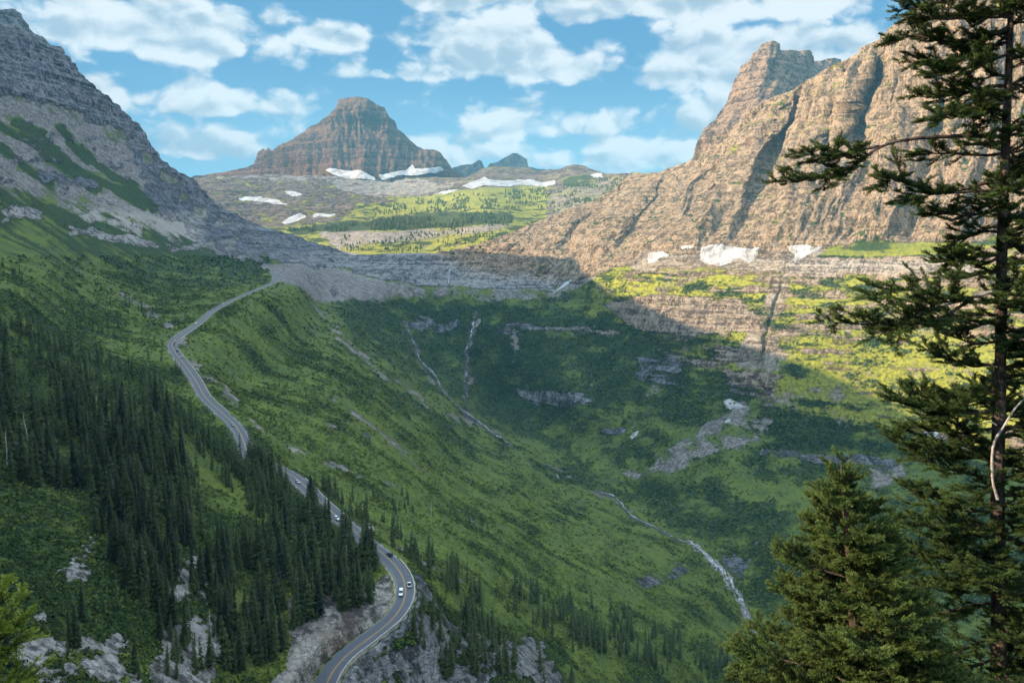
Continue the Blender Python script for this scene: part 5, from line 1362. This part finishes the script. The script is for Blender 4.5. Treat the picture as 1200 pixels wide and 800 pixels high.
# limbs towards the other sides
for k in range(100):
    py = -150 + k * 10.0
    a = gn.choice([gn.uniform(-1.0, 1.0), gn.uniform(2.2, 4.2), gn.uniform(-2.4, -.7)], p=[.38, .27, .35])     # 0 = picture right
    L = np.interp(py, [-150, 100, 500, 850], [.55, .95, 1.5, 1.9]) * gn.uniform(.7, 1.15)
    if a > 1.3: L *= .75
    if a < -.7: L *= .7
    b0 = P(trunk_x(py), py, Y1)
    dv = np.array([cos(a), sin(a), 0])
    pts_ = [b0, b0 + dv * L * .35 + (0, 0, .02), b0 + dv * L * .7 + (0, 0, -.08 * L), b0 + dv * L + (0, 0, -.06 * L)]
    tot += fir_branch(big, rel(pts_, big), .024, .04, np.interp(py, [0, 500], [.26, .42]), mat=m_near, bark=m_bark_n, seed=200 + k, shoot=.082)
# hooked silver dead limb low on the trunk
s = Soup()
q = P([1169, 1163, 1164, 1176, 1190, 1206], [585, 560, 522, 500, 478, 462], Y1 - .45); s.tube(rel(bez(q, 24), big), np.linspace(.024, .012, 24) * (1 + .1 * gn.normal(size=24)), 7)
q = P([1168, 1160, 1152], [498, 494, 496], Y1 - .45); s.tube(rel(bez(q, 8), big), np.linspace(.014, .006, 8), 5)
s.build('dead_limb', m_grey, big)

def young_fir(name_label, base, apex, tiers, reach, n_per, mat, seed, sp, shoot, cut=None, twig_gap=.05, az=None):
    g = np.random.RandomState(seed)
    tr = empty('fir_tree', base, 0, name_label, 'fir tree')
    ax = np.array(apex) - np.array(base)
    s = Soup(); s.tube([(0, 0, 0), ax * .5, ax], [.12, .07, .012], 8); s.build('trunk', m_bark_n, tr)
    total = 0
    for i in range(tiers):
        t = ((i + .5) / tiers) ** .9
        b0 = ax * (1 - t * .93)
        for k in range(n_per):
            a = g.uniform(0, 6.28) if az is None else g.uniform(*az)
            L = reach(t) * g.choice([g.uniform(.45, .8), g.uniform(.8, 1.05), g.uniform(1.05, 1.3)], p=[.4, .4, .2])
            dv = np.array([cos(a), sin(a), 0]); rise = np.interp(t, [0, .3, 1], [.75, .22, .04])
            pts_ = [b0, b0 + dv * L * .4 + (0, 0, rise * L * .3), b0 + dv * L * .75 + (0, 0, rise * L * .6), b0 + dv * L + (0, 0, rise * L)]
            total += fir_branch(tr, pts_, .016, .08, min(sp, .12 + L * .33), mat=mat, bark=m_bark_n, seed=seed * 100 + i * 9 + k, shoot=shoot, young=.7, twig_gap=twig_gap)
    total += fir_branch(tr, [ax * .93, ax * .96, ax, ax * 1.0 + (0, 0, .12)], .012, .0, .12, mat=mat, bark=m_bark_n, seed=seed, shoot=shoot)
    return total
apex = P(986, 552, 10.0); base = P(1022, 1000, 10.0)
tot2 = young_fir('dense bushy young fir with lighter tips in front of the tall open fir', base, apex, 22, lambda t: .05 + 2.1 * t, 6, m_near2, 5, .34, .082, twig_gap=.05)
# spray reaching in from the left
a3 = P(-95, 560, 6.0); b3 = P(-100, 1200, 6.0)
tr = empty('fir_tree', b3, 0, 'bright yellow green fir tips poking in at the lower left corner', 'fir tree')
s = Soup(); s.tube(rel([b3, a3], tr), [.08, .02], 8); s.build('trunk', m_bark_n, tr)
for k, (pl) in enumerate([[(-98, 790), (-50, 762), (-10, 742), (16, 712)], [(-98, 800), (-50, 775), (0, 745), (22, 726)], [(-98, 830), (-50, 795), (-5, 765), (20, 756)], [(-98, 840), (-40, 818), (5, 800), (40, 790)], [(-98, 860), (-40, 836), (0, 818), (30, 808)], [(-98, 760), (-60, 730), (-20, 712), (6, 700)]]):
    fir_branch(tr, rel(P([a for a, b in pl], [b for a, b in pl], 6.0 + .1 * k), tr), .012, .2, .16, mat=m_near3, bark=m_bark_n, seed=900 + k, shoot=.062, twig_gap=.05, young=.8)
print('shoots', tot, tot2)
